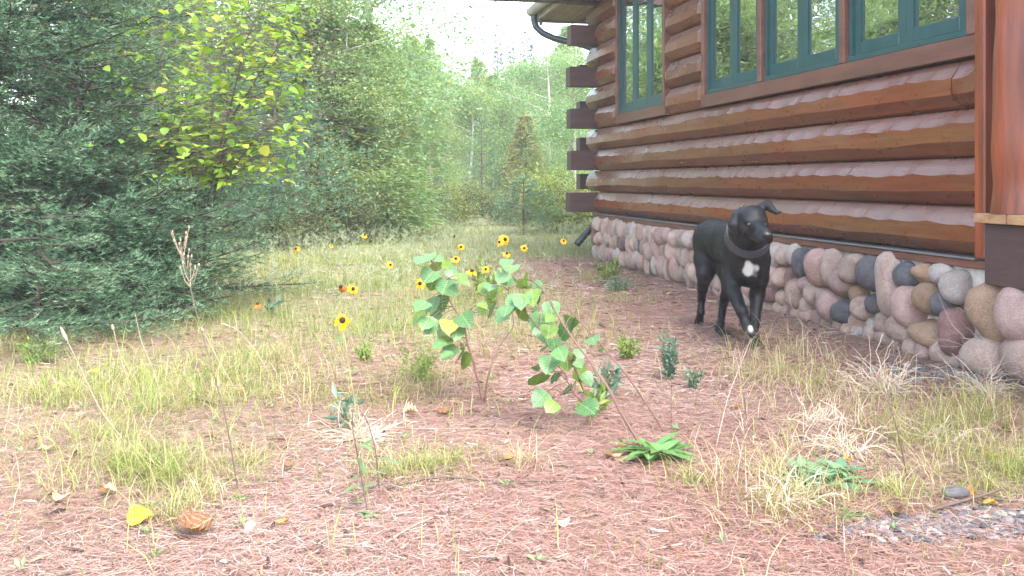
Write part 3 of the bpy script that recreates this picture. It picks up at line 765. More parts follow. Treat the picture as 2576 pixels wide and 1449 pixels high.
# bright hazel-like sapling behind the fir
lr = random.Random(4)
bx, by = -1.73, 5.5
root = tree_root('broadleaf_sapling', (bx, by, 0), 'sapling with glowing yellow-green leaves rising behind the large fir', 'tree')
LM = [leaf_mesh('leaf', M['birchleaf'], 'ovate', 0.12, 0.15), leaf_mesh('leaf', M['birchleaf'], 'round', 0.10, 0.2)]
st = MB(); twl = []; sites = []
stems = [[(205, 220), (206, 167), (212, 110), (219, 55), (249, 8), (262, -30)], [(203, 220), (215, 165), (232, 100), (246, 40), (270, -10)], [(200, 220), (190, 160), (170, 105), (160, 60), (168, 10), (180, -25)], [(206, 220), (226, 180), (250, 145), (274, 122)], [(200, 220), (178, 150), (150, 118), (126, 92)], [(208, 220), (230, 120), (262, 70), (290, 30)]]
for k, stm in enumerate(stems):
    Yk = [5.5 + 0.07 * i * (-1) ** k for i in range(len(stm))]
    P = np.array([at(u, v, Yk[i]) for i, (u, v) in enumerate(stm)]); 
    tt = np.linspace(0, len(P) - 1, 30); Pd = np.stack([np.interp(tt, np.arange(len(P)), P[:, i]) for i in range(3)], 1)
    if k == 0: Pd = np.concatenate([[(bx, by, 0)], Pd])
    st.tube(Pd - np.array([bx, by, 0]), np.linspace(0.009, 0.002, len(Pd)), 5)
    for j in range(3, len(Pd), 1):
        if Pd[j][2] < 0.72: continue
        for q in range(4):
            a = lr.uniform(0, 2 * PI); L = lr.uniform(0.15, 0.75)
            d = np.array([math.cos(a), math.sin(a) * 0.7, lr.uniform(-0.15, 0.35)]); d /= np.linalg.norm(d)
            e = Pd[j] + d * L; st.tube(np.array([Pd[j], Pd[j] + d * L * 0.5 + [0, 0, 0.01], e - np.array([0, 0, 0.03])]) - np.array([bx, by, 0]), [0.0018, 0.0014, 0.0009], 3, cap=False)
            for f in np.arange(0.3, 1.01, 0.16): sites.append((Pd[j] + d * L * f - np.array([0, 0, 0.03 * f * f]), d))
st.build('stems', M['bark'], root)
lr.shuffle(sites)
def in_view(p): 
    u = 512 + F * p[0] / p[1]; v = HV - F * (p[2] - CZ) / p[1]
    return 60 < u < 310 and -5 < v < 185
sites = [s for s in sites if in_view(s[0])] + [s for s in sites if not in_view(s[0])][:250]
spill = MB()
for i, (p, d) in enumerate(sites[:1700]):
    a = lr.uniform(0, 2 * PI); dd = np.array([d[0] * 0.6 + math.cos(a) * 0.7, d[1] * 0.6 + math.sin(a) * 0.7, lr.uniform(-0.6, 0.1)])
    n = (lr.uniform(-0.5, 0.5), lr.uniform(-0.7, 0.3), 1)
    sc = lr.uniform(0.036, 0.064)
    if i < 290: obj('leaf', LM[i % 2], root, Vector(p) - Vector((bx, by, 0)), rot_from(dd, n), sc)
    else:
        V, T, r0 = cards(np.array([p]) - np.array([bx, by, 0]), np.array([dd]), np.array([n]), sc, sc * 0.8, np.array([lr.random()])); spill.add(V, T, r0)
M['birchleaf2'] = foliage('bright_leaf_mass', [(0, (0.12, 0.25, 0.03)), (0.5, (0.20, 0.34, 0.034)), (0.85, (0.28, 0.40, 0.045)), (1, (0.38, 0.38, 0.06))], 0.5, 0.4, 0.4)
if spill.n: tag(spill.build('leaves', M['birchleaf2'], root), kind='stuff')

# ---- prototypes of the wood behind
def decid(seed, H, R, nleaf, ls, hlow=0.2, ncl=110):
    r = np.random.default_rng(seed)
    tm, P = trunk_mb(H * 0.97, 0.012 * H + 0.01, 0.12, seed)
    cen = []
    for k in range(26):
        h = H * r.uniform(hlow, 0.97); az = r.uniform(0, 2 * PI)
        t = (h / H - hlow) / (1 - hlow); prof = math.sin(PI * min(1, 0.18 + 0.80 * t)) ** 0.7
        L = R * prof * r.uniform(0.6, 1.1)
        b = np.array([np.interp(h * 0.85, P[:, 2], P[:, 0]), np.interp(h * 0.85, P[:, 2], P[:, 1]), h * 0.85])
        e = b + np.array([math.cos(az) * L, math.sin(az) * L, 0.35 * L + 0.1])
        mid = (b + e) / 2 + r.normal(0, 0.06 * L, 3)
        tm.tube([b, mid, e], [0.004 * H, 0.0025 * H, 0.004], 4, cap=False)
        for q in range(max(2, ncl // 26)):
            f = r.uniform(0.35, 1.08); cen.append(b + (e - b) * f + r.normal(0, 0.10 * R, 3))
    cen = np.array(cen); m = max(1, nleaf // len(cen)); n = m * len(cen)
    sz = r.uniform(0.6, 1.5, len(cen))
    P2 = np.repeat(cen, m, 0) + r.normal(size=(n, 3)) * np.array([0.17, 0.17, 0.12]) * R * np.repeat(sz, m)[:, None]
    P2[:, 2] = np.maximum(P2[:, 2], 0.05)
    D = r.normal(size=(n, 3)); D[:, 2] -= 0.6; N = r.normal(size=(n, 3)); N[:, 2] += 0.8
    rr = np.clip(np.repeat(r.uniform(0.1, 0.75, len(cen)), m) + r.normal(0, 0.17, n), 0, 1)
    V, T, ro = cards(P2, D, N, ls * r.uniform(0.7, 1.3, n), ls * 0.75, rr)
    return tm, (V, T, ro)

def cedar(seed, H, R, nfr, ls):
    r = np.random.default_rng(seed)
    tm, P = trunk_mb(H * 0.97, 0.014 * H + 0.01, 0.04, seed)
    t = r.uniform(0.02, 1, nfr) ** 1.25; az = r.uniform(0, 2 * PI, nfr)
    lump = 1 + 0.22 * np.sin(3 * az + 7 * t + r.uniform(0, 6)) + 0.16 * np.sin(5 * az - 19 * t)
    rad = R * ((1 - t) ** 0.75 * 0.95 + 0.03) * lump * r.uniform(0.55, 1.02, nfr)
    z = t * H; c = np.stack([np.cos(az) * rad, np.sin(az) * rad, z], 1)
    out = np.stack([np.cos(az), np.sin(az), np.full(nfr, -0.25)], 1)
    m = 9; k = np.repeat(np.arange(nfr), m)
    A = np.stack([-np.sin(az), np.cos(az), np.zeros(nfr)], 1)[k]
    fan = rng.normal(0, 0.75, len(k))
    D = out[k] * 0.7 + A * fan[:, None] + r.normal(0, 0.25, (len(k), 3)); D[:, 2] += r.normal(0, 0.3, len(k))
    p = c[k] + r.normal(0, 0.03 * R + 0.03, (len(k), 3))
    rr = np.clip(np.repeat(r.uniform(0.1, 0.85, nfr), m) + r.normal(0, 0.12, len(k)), 0, 1)
    V, T, ro = cards(p, D, r.normal(size=(len(k), 3)) + np.array([0, 0, 0.7]), ls * r.uniform(0.7, 1.5, len(k)), ls * 0.34, rr)
    V[:, 2] = np.maximum(V[:, 2], 0.02)
    for q in range(18):
        a = r.uniform(0, 2 * PI); h = r.uniform(0.1, 0.85) * H; L = R * (1 - h / H) * 0.8
        tm.tube([(0, 0, h), (math.cos(a) * L, math.sin(a) * L, h + 0.15 * L)], [0.012, 0.004], 4, cap=False)
    return tm, (V, T, ro)

def spruce(seed, H, R, nb, ls, sparse=1.0):
    r = np.random.default_rng(seed)
    tm, P = trunk_mb(H, 0.010 * H + 0.01, 0.02, seed)
    Ps = []; Ds = []; Rs = []
    for b in range(nb):
        t = ((b + r.random()) / nb); h = 0.15 + t * (H - 0.2); az = r.uniform(0, 2 * PI); L = R * ((1 - t) ** 0.9) * r.uniform(0.7, 1.15) + 0.04
        n = max(5, int(L * 26 * sparse)); f = r.uniform(0.15, 1.0, n)
        out = np.array([math.cos(az), math.sin(az), 0]); sd2 = np.array([-out[1], out[0], 0]); sg = r.normal(0, 0.32, n)
        p = out * (L * f)[:, None] + sd2 * (sg * L * (1.1 - f))[:, None]
        p[:, 2] = h + L * (-0.30 * f + 0.22 * f ** 2.5) + r.normal(0, 0.02, n)
        Ps.append(p); Ds.append(out + sd2 * np.sign(sg)[:, None] * 0.7 + r.normal(0, 0.3, (n, 3))); Rs.append(np.clip(0.15 + 0.6 * f + r.normal(0, 0.15, n), 0, 1))
        tm.tube([(0, 0, h), out * L * 0.9 + np.array([0, 0, h - 0.12 * L])], [0.010, 0.003], 3, cap=False)
    P2 = np.concatenate(Ps); P2[:, 2] = np.maximum(P2[:, 2], 0.03)
    V, T, ro = cards(P2, np.concatenate(Ds), r.normal(size=P2.shape) + np.array([0, 0, 1.0]), ls * r.uniform(0.6, 1.4, len(P2)), ls * 0.28, np.concatenate(Rs))
    return tm, (V, T, ro)

def pine(seed, H, R, nb):
    r = np.random.default_rng(seed)
    tm, P = trunk_mb(H, 0.014 * H + 0.008, 0.03, seed); Ps = []; Ds = []; Rs = []
    for b in range(nb):
        t = ((b // 5 + r.random() * 0.2) / (nb / 5)); h = 0.10 * H + t * H * 0.86; az = b * 1.257 + r.normal(0, 0.25); L = R * ((1 - t) ** 0.7) * r.uniform(0.7, 1.1) + 0.06
        out = np.array([math.cos(az), math.sin(az), 0]); e = out * L + np.array([0, 0, 0.45 * L])
        tm.tube([(0, 0, h), e * 0.6 + np.array([0, 0, h - 0.04 * L]), e + np.array([0, 0, h])], [0.010, 0.006, 0.003], 3, cap=False)
        k = max(4, int(L * 17))
        for q in range(k):
            f = r.uniform(0.3, 1.0); c = e * f + np.array([0, 0, h]) + r.normal(0, 0.10 * L, 3); d0 = out * 0.8 + np.array([0, 0, 0.75]) + r.normal(0, 0.3, 3)
            m = 16; Ps.append(np.repeat(c[None], m, 0)); Ds.append(d0 + r.normal(0, 0.55, (m, 3))); Rs.append(np.clip(r.uniform(0.2, 0.8) + r.normal(0, 0.15, m), 0, 1))
    P2 = np.concatenate(Ps); P2[:, 2] = np.maximum(P2[:, 2], 0.04)
    V, T, ro = needles(P2, np.concatenate(Ds), 0.12 * r.uniform(0.7, 1.2, len(P2)), 0.011, np.concatenate(Rs))
    return tm, (V, T, ro)

def bush(seed, H, R, nleaf, ls):
    r = np.random.default_rng(seed); tm = MB(); cen = []
    for k in range(14):
        a = r.uniform(0, 2 * PI); L = R * r.uniform(0.3, 0.95); e = np.array([math.cos(a) * L, math.sin(a) * L, H * r.uniform(0.45, 1.0) * (1 - 0.35 * (L / R) ** 2)])
        tm.tube([(0, 0, -0.03), e * 0.5 + np.array([0, 0, 0.12 * H]), e], [0.010, 0.007, 0.003], 4, cap=False)
        for q in range(6): cen.append(e * r.uniform(0.35, 1.05) + r.normal(0, 0.10 * R, 3))
    cen = np.array(cen); m = nleaf // len(cen); n = m * len(cen)
    P2 = np.repeat(cen, m, 0) + r.normal(size=(n, 3)) * np.array([0.16 * R, 0.16 * R, 0.10 * H]); P2[:, 2] = np.maximum(P2[:, 2], 0.04)
    D = r.normal(size=(n, 3)); D[:, 2] -= 0.3; N = r.normal(size=(n, 3)) + np.array([0, 0, 0.9])
    rr = np.clip(np.repeat(r.uniform(0.1, 0.8, len(cen)), m) + r.normal(0, 0.16, n), 0, 1)
    V, T, ro = cards(P2, D, N, ls * r.uniform(0.7, 1.3, n), ls * 0.62, rr)
    return tm, (V, T, ro)

PROTO = {}
def proto(key, res, leafmat, bark, hgt):
    tm, (V, T, ro) = res
    PROTO[key] = (tm.data('trunk', bark, True), mesh_data('crown', V, T, leafmat, ro), hgt)
proto('aspen', decid(21, 7.0, 1.9, 22000, 0.055, 0.2, 150), M['aspen'], M['palebark'], 7.0)
proto('aspen2', decid(22, 5.0, 1.4, 17000, 0.050, 0.2, 150), M['aspen'], M['palebark'], 5.0)
proto('birch', decid(23, 5.0, 1.25, 15000, 0.050, 0.15, 150), M['birchfar'], M['palebark'], 5.0)
proto('birch2', decid(24, 6.0, 1.6, 17000, 0.054, 0.12, 150), M['birchfar'], M['palebark'], 6.0)
proto('cedar', cedar(31, 5.5, 1.35, 2900, 0.082), M['cedar'], M['bark'], 5.5)
proto('cedar2', cedar(32, 4.5, 1.05, 2400, 0.078), M['cedar'], M['bark'], 4.5)
proto('cedarold', cedar(33, 4.0, 0.85, 1500, 0.10), M['cedarold'], M['bark'], 4.0)
proto('spruce', spruce(41, 6.0, 1.25, 230, 0.13, 2.6), M['spruce'], M['bark'], 6.0)
proto('spire', spruce(42, 9.0, 1.1, 330, 0.15, 2.6), M['spruce'], M['bark'], 9.0)
proto('pine', pine(51, 2.6, 1.0, 60), M['pine'], M['bark'], 2.6)
proto('pine2', pine(52, 4.5, 1.6, 70), M['pine'], M['bark'], 4.5)
proto('bush', bush(61, 1.4, 0.95, 6000, 0.052), M['shrub'], M['twig'], 1.4)
proto('bush2', bush(62, 1.1, 1.1, 6000, 0.050), M['shrub'], M['twig'], 1.1)
proto('ybush', bush(63, 1.7, 1.0, 6500, 0.062), M['yshrub'], M['twig'], 1.7)
NAMES = {'aspen': 'aspen_tree', 'aspen2': 'aspen_tree', 'birch': 'birch_tree', 'birch2': 'birch_tree', 'cedar': 'cedar_tree', 'cedar2': 'cedar_tree', 'cedarold': 'cedar_tree', 'spruce': 'spruce_tree', 'spire': 'spruce_tree',
         'pine': 'pine_tree', 'pine2': 'pine_tree', 'bush': 'shrub', 'bush2': 'shrub', 'ybush': 'shrub'}
tr = random.Random(8)
def plant(key, u, Y, H, label, wide=1.0, group='trees and shrubs beyond the meadow', X=None):
    x = (u - 512) / F * Y if X is None else X
    t, c, h0 = PROTO[key]; s = H / h0
    cat = 'shrub' if 'bush' in key else 'tree'
    o = tree_root(NAMES[key], (x, Y, 0), label, cat, group, tr.uniform(0, 6.28))
    o.scale = (s * wide, s * wide, s)
    obj('trunk', t, o); obj('crown', c, o)
    return o
def topz(v, Y): return CZ + (HV - v) / F * Y

# trees seen in the photograph, near to far: kind, column, distance, height
plant('cedar', 318, 12.2, 3.2, 'tall cedar with browning fronds right of the glowing sapling', 1.7)
plant('cedar2', 366, 12.6, 2.75, 'cedar with brown-tipped fronds at the edge of the open sky', 1.65)
plant('aspen', 366, 14.6, 6.2, 'tall pale-leaved aspen rising above the browning cedars', 1.35)
plant('aspen2', 310, 13.4, 5.4, 'leafy aspen between the glowing sapling and the browning cedar', 1.3)
plant('birch2', 292, 11.7, 4.2, 'sunlit broadleaf tree with pale green leaves just right of the glowing sapling', 1.2)
plant('birch', 345, 11.9, 2.6, 'small pale green birch in front of the browning cedars', 1.3)
plant('aspen', 236, 15.5, 7.0, 'aspen whose top shows above the glowing sapling')
plant('pine2', 275, 10.4, 2.3, 'dark bushy pine standing below the browning cedars', 1.25)
plant('pine', 226, 10.0, 1.9, 'dark pine just right of the large fir, low against the meadow', 1.2)
plant('bush', 352, 11.6, 0.85, 'pale-leaved round shrub in front of the browning cedars', 1.0)
plant('pine', 384, 12.4, 0.8, 'small grey-green pine beside the pale round shrub', 1.2)
plant('bush2', 298, 11.3, 0.62, 'low creamy shrub at the meadow edge below the dark pine', 1.1)
plant('bush2', 262, 10.6, 0.55, 'low leafy shrub by the tip of the large fir', 1.2)
plant('bush2', 415, 14.2, 0.75, 'low shrub at the meadow edge below the open sky', 1.2)
plant('birch', 432, 17.5, 2.4, 'small yellow-green birch above the middle of the meadow edge', 1.25)
plant('ybush', 460, 16.4, 0.80, 'yellow-green shrub in the middle of the meadow edge', 1.2)
plant('pine', 436, 15.0, 0.85, 'little feathery pine left of the yellow-green shrub', 1.0)
plant('pine2', 482, 19.5, 2.1, 'teal pine in the hollow behind the yellow-green shrub', 0.9)
plant('pine', 524, 13.4, 0.85, 'young bright pine at the meadow edge near the cabin corner', 1.7)
plant('ybush', 558, 14.0, 1.05, 'bright yellow-green bush close to the log tails', 1.15)
plant('cedarold', 526, 19.0, 2.0, 'olive-tan cedar in the middle of the wood', 1.3)
plant('bush', 500, 16.0, 0.95, 'grey-green shrub between the yellow-green shrub and the young bright pine', 1.1)
plant('bush2', 584, 14.2, 0.8, 'low shrub at the foot of the cabin corner', 1.2)
plant('aspen2', 576, 17.5, 3.5, 'aspen standing behind the log tails under the eave', 1.0)
plant('cedar2', 412, 19.0, 3.5, 'green cedar left of the open sky, behind the browning cedars', 1.2)
plant('birch2', 448, 22.0, 4.3, 'pale birch reaching highest at the left side of the open sky', 1.0)
plant('cedar', 428, 24.0, 4.2, 'slim green cedar beside the tall pale birch', 0.9)
plant('birch', 470, 21.0, 3.1, 'round pale birch below the lowest point of the sky', 1.1)
plant('cedar2', 492, 24.0, 3.3, 'cedar in the middle distance below the twin spires', 1.1)
plant('birch2', 512, 23.5, 3.7, 'pale birch under the twin spires', 1.0)
plant('aspen2', 546, 22.0, 4.2, 'pale aspen left of the log tails, behind the olive-tan cedar', 1.1)
plant('cedar', 478, 28.0, 4.2, 'cedar whose tip touches the lowest point of the sky', 1.1)
plant('birch', 530, 28.0, 4.6, 'birch below the widest spire', 1.2)
plant('cedar', 568, 26.0, 4.8, 'cedar partly behind the log tails, below the eave', 1.2)
plant('spire', 498, 44.0, topz(29, 44), 'leftmost thin spruce spire against the white sky', 1.0)
plant('spire', 511, 43.0, topz(34, 43), 'middle thin spruce spire against the white sky', 1.0)
plant('spruce', 527, 42.0, topz(30, 42), 'widest spruce spire against the white sky', 1.15)
plant('spire', 420, 40.0, topz(50, 40), 'distant spruce spire beside the browning cedars', 0.9)
plant('aspen', 455, 38.0, topz(58, 38), 'distant aspen filling the skyline left of the spires', 1.0)
plant('birch2', 490, 36.0, topz(60, 36), 'distant birch on the skyline below the twin spires', 1.1)
plant('aspen', 540, 37.0, topz(55, 37), 'distant aspen on the skyline right of the spires', 1.0)
plant('birch2', 575, 34.0, topz(40, 34), 'distant birch behind the log tails', 1.1)
plant('aspen', 395, 36.0, topz(20, 36), 'distant aspen behind the tall pale-leaved aspen', 1.0)
plant('cedar', 515, 33.0, topz(75, 33), 'distant cedar among the pale birches', 1.2)
plant('spruce', 436, 32.0, topz(56, 32), 'distant dark spruce behind the small yellow-green birch', 1.1)
# left of the fir: undergrowth glimpsed under its branches and the wood mirrored in the windows
plant('ybush', 40, 8.4, 1.35, 'yellow-green bush glimpsed through the gap in the large fir', 1.3)
plant('ybush', 105, 9.0, 1.5, 'yellow-green bush behind the right part of the large fir', 1.2)
plant('birch', 150, 10.8, 3.4, 'birch hidden behind the large fir and the glowing sapling', 1.1)
mir = 'leafy tree seen only mirrored in the cabin windows'
for key, X, Y, H in (('cedar', -5.0, 10.5, 5.5), ('birch2', -4.2, 13.0, 6.0), ('aspen', -6.5, 13.5, 7.5), ('cedar2', -7.2, 10.0, 4.8), ('birch', -8.5, 12.5, 6.0), ('pine2', -6.2, 7.8, 4.5), ('cedar', -9.5, 9.2, 6.5), ('aspen', -9.0, 16.0, 8.0), ('cedar', -12.0, 13.0, 8.0), ('aspen2', -12.0, 8.0, 6.0), ('birch2', -6.0, 17.5, 7.5), ('spruce', -11.0, 18.0, 9.0), ('cedar', -8.0, 22.0, 9.0), ('birch2', -14.5, 17.0, 8.5)):
    plant(key, 0, Y, H, mir, 1.15, 'trees mirrored in the windows', X)

# ------------------------------------------------------------------ litter and grass (uncountable)
M['litter'] = foliage('needle_litter', [(0, (0.12, 0.054, 0.041)), (0.3, (0.225, 0.112, 0.085)), (0.6, (0.28, 0.172, 0.138)), (0.82, (0.315, 0.24, 0.20)), (1, (0.36, 0.325, 0.295))], 0.0, 0.8, 0.2)
M['grass'] = foliage('grass_blade', [(0, (0.11, 0.165, 0.035)), (0.35, (0.21, 0.26, 0.065)), (0.6, (0.33, 0.33, 0.12)), (0.8, (0.40, 0.31, 0.19)), (1, (0.48, 0.39, 0.29))], 0.35, 0.55, 0.25)
M['straw'] = foliage('dry_straw', [(0, (0.34, 0.24, 0.14)), (0.5, (0.38, 0.30, 0.225)), (1, (0.46, 0.39, 0.32))], 0.0, 0.6, 0.25)
M['seed'] = foliage('seed_head_grass', [(0, (0.15, 0.20, 0.09)), (0.5, (0.23, 0.28, 0.16)), (1, (0.33, 0.35, 0.25))], 0.2, 0.6, 0.2)

def ground_pts(n, y0, y1, xpad=0.15, power=1.0):
    """random ground points inside the view between two distances"""
    y = (y0 ** power + rng.uniform(0, 1, n) * (y1 ** power - y0 ** power)) ** (1 / power)
    x = rng.uniform(-0.53, 0.53, n) * y + rng.normal(0, xpad, n)
    return x, y
def off_house(x, y):
    n = wall_n(x, y); s = wall_along(x, y)
    return (n > 0.07) | (s < -0.45)

def build_litter():
    Vs = []; Qs = []; Rs = []; k = 0
    for n, y0, y1, L, w in ((150000, 1.55, 3.6, 0.042, 0.00045), (60000, 3.3, 6.5, 0.055, 0.0010), (14000, 6.0, 10.0, 0.08, 0.0035)):
        x, y = ground_pts(n, y0, y1, power=1.2)
        keep = off_house(x, y) & (rng.uniform(0, 1, n) > greenness(x, y) * 0.55); x, y = x[keep], y[keep]; n = len(x)
        # drifts: thin some areas
        dn = 0.5 + 0.5 * np.sin(2.3 * x + 1.1 * np.sin(1.9 * y)) * np.sin(2.9 * y + 0.7)
        keep = rng.uniform(0, 1, n) < 0.55 + 0.45 * dn; x, y = x[keep], y[keep]; n = len(x)
        a = rng.uniform(0, 2 * PI, n); l = L * rng.uniform(0.4, 1.35, n); tl = rng.normal(0, 0.10, n)
        d = np.stack([np.cos(a), np.sin(a), tl], 1); s2 = np.stack([-np.sin(a), np.cos(a), rng.normal(0, 0.3, n)], 1)
        c = np.stack([x, y, gz(x, y) + rng.uniform(0.002, 0.013, n)], 1); ww = (w * rng.uniform(0.6, 1.4, n))[:, None]
        bend = np.stack([-np.sin(a), np.cos(a), np.zeros(n)], 1) * (l * rng.normal(0, 0.10, n))[:, None]
        p0 = c - d * l[:, None] * 0.5; p1 = c + bend; p2 = c + d * l[:, None] * 0.5
        V = np.stack([p0 - s2 * ww, p0 + s2 * ww, p1 - s2 * ww, p1 + s2 * ww, p2 - s2 * ww, p2 + s2 * ww], 1).reshape(-1, 3)
        i = np.arange(n)[:, None] * 6
        Qs += [i + np.array([0, 1, 3, 2]) + k, i + np.array([2, 3, 5, 4]) + k]; k += len(V); Vs.append(V)
        base = np.clip(rng.beta(2.0, 2.0, n) + 0.10 * np.sin(3 * x) * np.sin(2.1 * y), 0, 1); Rs.append(np.repeat(base, 6))
    o = obj('pine_needle_litter', mesh_data('pine_needle_litter', np.concatenate(Vs), Qs, M['litter'], np.concatenate(Rs)))
    tag(o, 'reddish fallen pine needles covering the ground', 'needles', kind='stuff')
build_litter()

def build_grass():
    mb = MB()
    def put(x, y, H, lean, w, r, curl=1.0):
        keep = off_house(x, y); x, y, H, lean, w, r = [np.broadcast_to(q, x.shape)[keep] for q in (x, y, H, lean, w, r)]
        n = len(x)
        if not n: return
        V, Fs, rr = blades(np.stack([x, y, gz(x, y)], 1), H, lean, rng.uniform(0, 2 * PI, n), w, np.clip(r, 0, 1), curl); mb.add(V, Fs, rr)
    # named tufts: position on the photograph, radius, blades, height, tone
    tufts = [(330, 1190, 0.17, 520, 0.10, 0.30), (420, 1215, 0.10, 300, 0.10, 0.28), (250, 1120, 0.14, 240, 0.08, 0.40), (360, 1060, 0.2, 320, 0.10, 0.38), (470, 1040, 0.16, 260, 0.09, 0.36), (200, 1010, 0.2, 260, 0.10, 0.45),
             (1060, 1175, 0.13, 430, 0.055, 0.38), (980, 1185, 0.08, 200, 0.06, 0.36), (1130, 1165, 0.08, 160, 0.05, 0.45), (420, 1310, 0.08, 180, 0.08, 0.45), (500, 1260, 0.09, 150, 0.08, 0.5), (620, 1170, 0.10, 160, 0.07, 0.5),
             (1065, 960, 0.14, 260, 0.09, 0.36), (1010, 1000, 0.10, 120, 0.08, 0.45), (1310, 1175, 0.05, 90, 0.09, 0.7), (1740, 1215, 0.06, 110, 0.07, 0.3), (1960, 955, 0.28, 230, 0.13, 0.5), (2060, 975, 0.22, 170, 0.12, 0.55), (1900, 960, 0.15, 160, 0.12, 0.7),
             (2380, 1085, 0.18, 260, 0.11, 0.35), (2290, 1110, 0.14, 260, 0.10, 0.45), (2480, 1060, 0.20, 260, 0.14, 0.35), (2550, 1190, 0.12, 320, 0.10, 0.30), (2490, 1230, 0.10, 200, 0.07, 0.32), (2250, 1230, 0.14, 300, 0.06, 0.38), (1930, 1200, 0.14, 260, 0.10, 0.75), (1990, 1120, 0.2, 140, 0.12, 0.8),
             (1960, 1270, 0.13, 180, 0.07, 0.5), (2020, 1250, 0.13, 150, 0.09, 0.6), (700, 1000, 0.2, 200, 0.08, 0.5), (560, 960, 0.25, 340, 0.10, 0.4), (640, 900, 0.3, 420, 0.11, 0.42), (330, 960, 0.22, 260, 0.10, 0.45), (90, 1000, 0.2, 240, 0.10, 0.45), (60, 1120, 0.15, 120, 0.07, 0.5), (880, 1010, 0.2, 150, 0.07, 0.55), (150, 1240, 0.12, 90, 0.07, 0.6),
             (2150, 1000, 0.25, 140, 0.13, 0.85), (2250, 1080, 0.25, 150, 0.12, 0.8), (2420, 1000, 0.2, 140, 0.13, 0.75), (2080, 1060, 0.2, 110, 0.11, 0.85), (2330, 1180, 0.2, 150, 0.09, 0.7), (2120, 1240, 0.15, 120, 0.08, 0.75), (2500, 1150, 0.15, 220, 0.10, 0.6), (1990, 900, 0.2, 160, 0.18, 0.9),
             (1560, 760, 0.35, 300, 0.09, 0.45), (1490, 700, 0.4, 420, 0.10, 0.42)]
    for x, y, R, n, h, tone in tufts:
        p = gd(x, y); n = int(n * 0.95)
        a = rng.uniform(0, 2 * PI, n); q = np.abs(rng.normal(0, 0.85, n)) * R
        put(p[0] + np.cos(a) * q, p[1] + np.sin(a) * q * 1.2, h * rng.uniform(0.45, 1.35, n), rng.uniform(0.3, 1.9, n), rng.uniform(0.0012, 0.0024, n), rng.normal(tone + 0.08, 0.24, n))
    # sparse blades over the near ground
    n = 13000; x, y = ground_pts(n, 1.6, 4.8, power=1.3); pt = np.clip(0.5 + np.sin(3.7 * x + 1.3 * np.sin(2.9 * y)) * np.sin(4.3 * y + 0.9 * x), 0, 1); k = rng.uniform(0, 1, n) < 0.05 + 0.85 * greenness(x, y) * pt; x, y = x[k], y[k]; n = len(x)
    put(x, y, rng.uniform(0.03, 0.12, n), rng.uniform(0.2, 1.3, n), rng.uniform(0.0015, 0.003, n), rng.normal(0.48, 0.22, n))
    # meadow: clumped, denser with distance
    n = 95000; x, y = ground_pts(n, 3.1, 9.5, power=1.3); g = greenness(x, y)
    cl = 0.55 + 0.45 * np.sin(3.1 * x + 0.8 * y) * np.sin(2.7 * y - 1.3 * x); k = rng.uniform(0, 1, n) < g * (0.12 + 0.78 * cl ** 1.3) ; x, y = x[k], y[k]; n = len(x)
    put(x, y, rng.gamma(4, 0.015, n) + 0.025, rng.uniform(0.2, 1.4, n), rng.uniform(0.0018, 0.0036, n), rng.normal(0.38, 0.22, n) + 0.1 * np.sin(1.7 * x))
    n = 34000; x, y = ground_pts(n, 8.5, 17.0, power=1.4); k = rng.uniform(0, 1, n) < greenness(x, y) * 0.95; x, y = x[k], y[k]; n = len(x)
    put(x, y, rng.gamma(5, 0.013, n) + 0.025, rng.uniform(0.2, 1.2, n), rng.uniform(0.003, 0.006, n), rng.normal(0.36, 0.18, n))
    tag(mb.build('grass', M['grass']), 'thin green and straw coloured grass in tufts and meadow', 'grass', kind='stuff')
build_grass()

def build_seedheads():
    """tall hair-thin grass with airy panicles that greys the far meadow"""
    mb = MB(); n = 5200; x, y = ground_pts(n, 5.8, 14.5, power=1.6)
    k = (rng.uniform(0, 1, n) < greenness(x, y)) & off_house(x, y); x, y = x[k], y[k]; n = len(x)
    H = rng.uniform(0.12, 0.26, n); az = rng.uniform(0, 2 * PI, n); le = rng.uniform(0.05, 0.35, n)
    b = np.stack([x, y, gz(x, y)], 1)
    V, Fs, rr = blades(b, H, le, az, np.full(n, 0.0030), rng.uniform(0.1, 0.7, n), 0.2); mb.add(V, Fs, rr)
    m = 9; kk = np.repeat(np.arange(n), m); f = rng.uniform(0.62, 1.0, len(kk))
    ld = np.stack([np.cos(az), np.sin(az), np.zeros(n)], 1)
    p = b[kk] + ld[kk] * (H * le)[kk][:, None] * (f ** 1.8)[:, None] + np.array([0, 0, 1.0]) * (H[kk] * f * 0.96)[:, None]
    D = rng.normal(size=(len(kk), 3)); D[:, 2] = np.abs(D[:, 2]) + 0.3
    V, T, r0 = needles(p, D, rng.uniform(0.025, 0.07, len(kk)), 0.0042, rng.uniform(0.4, 1.0, len(kk))); mb.add(V, T, r0)
    tag(mb.build('meadow_seed_grass', M['seed']), 'airy grey-green seed heads of the tall far meadow grass', 'grass', kind='stuff')
build_seedheads()

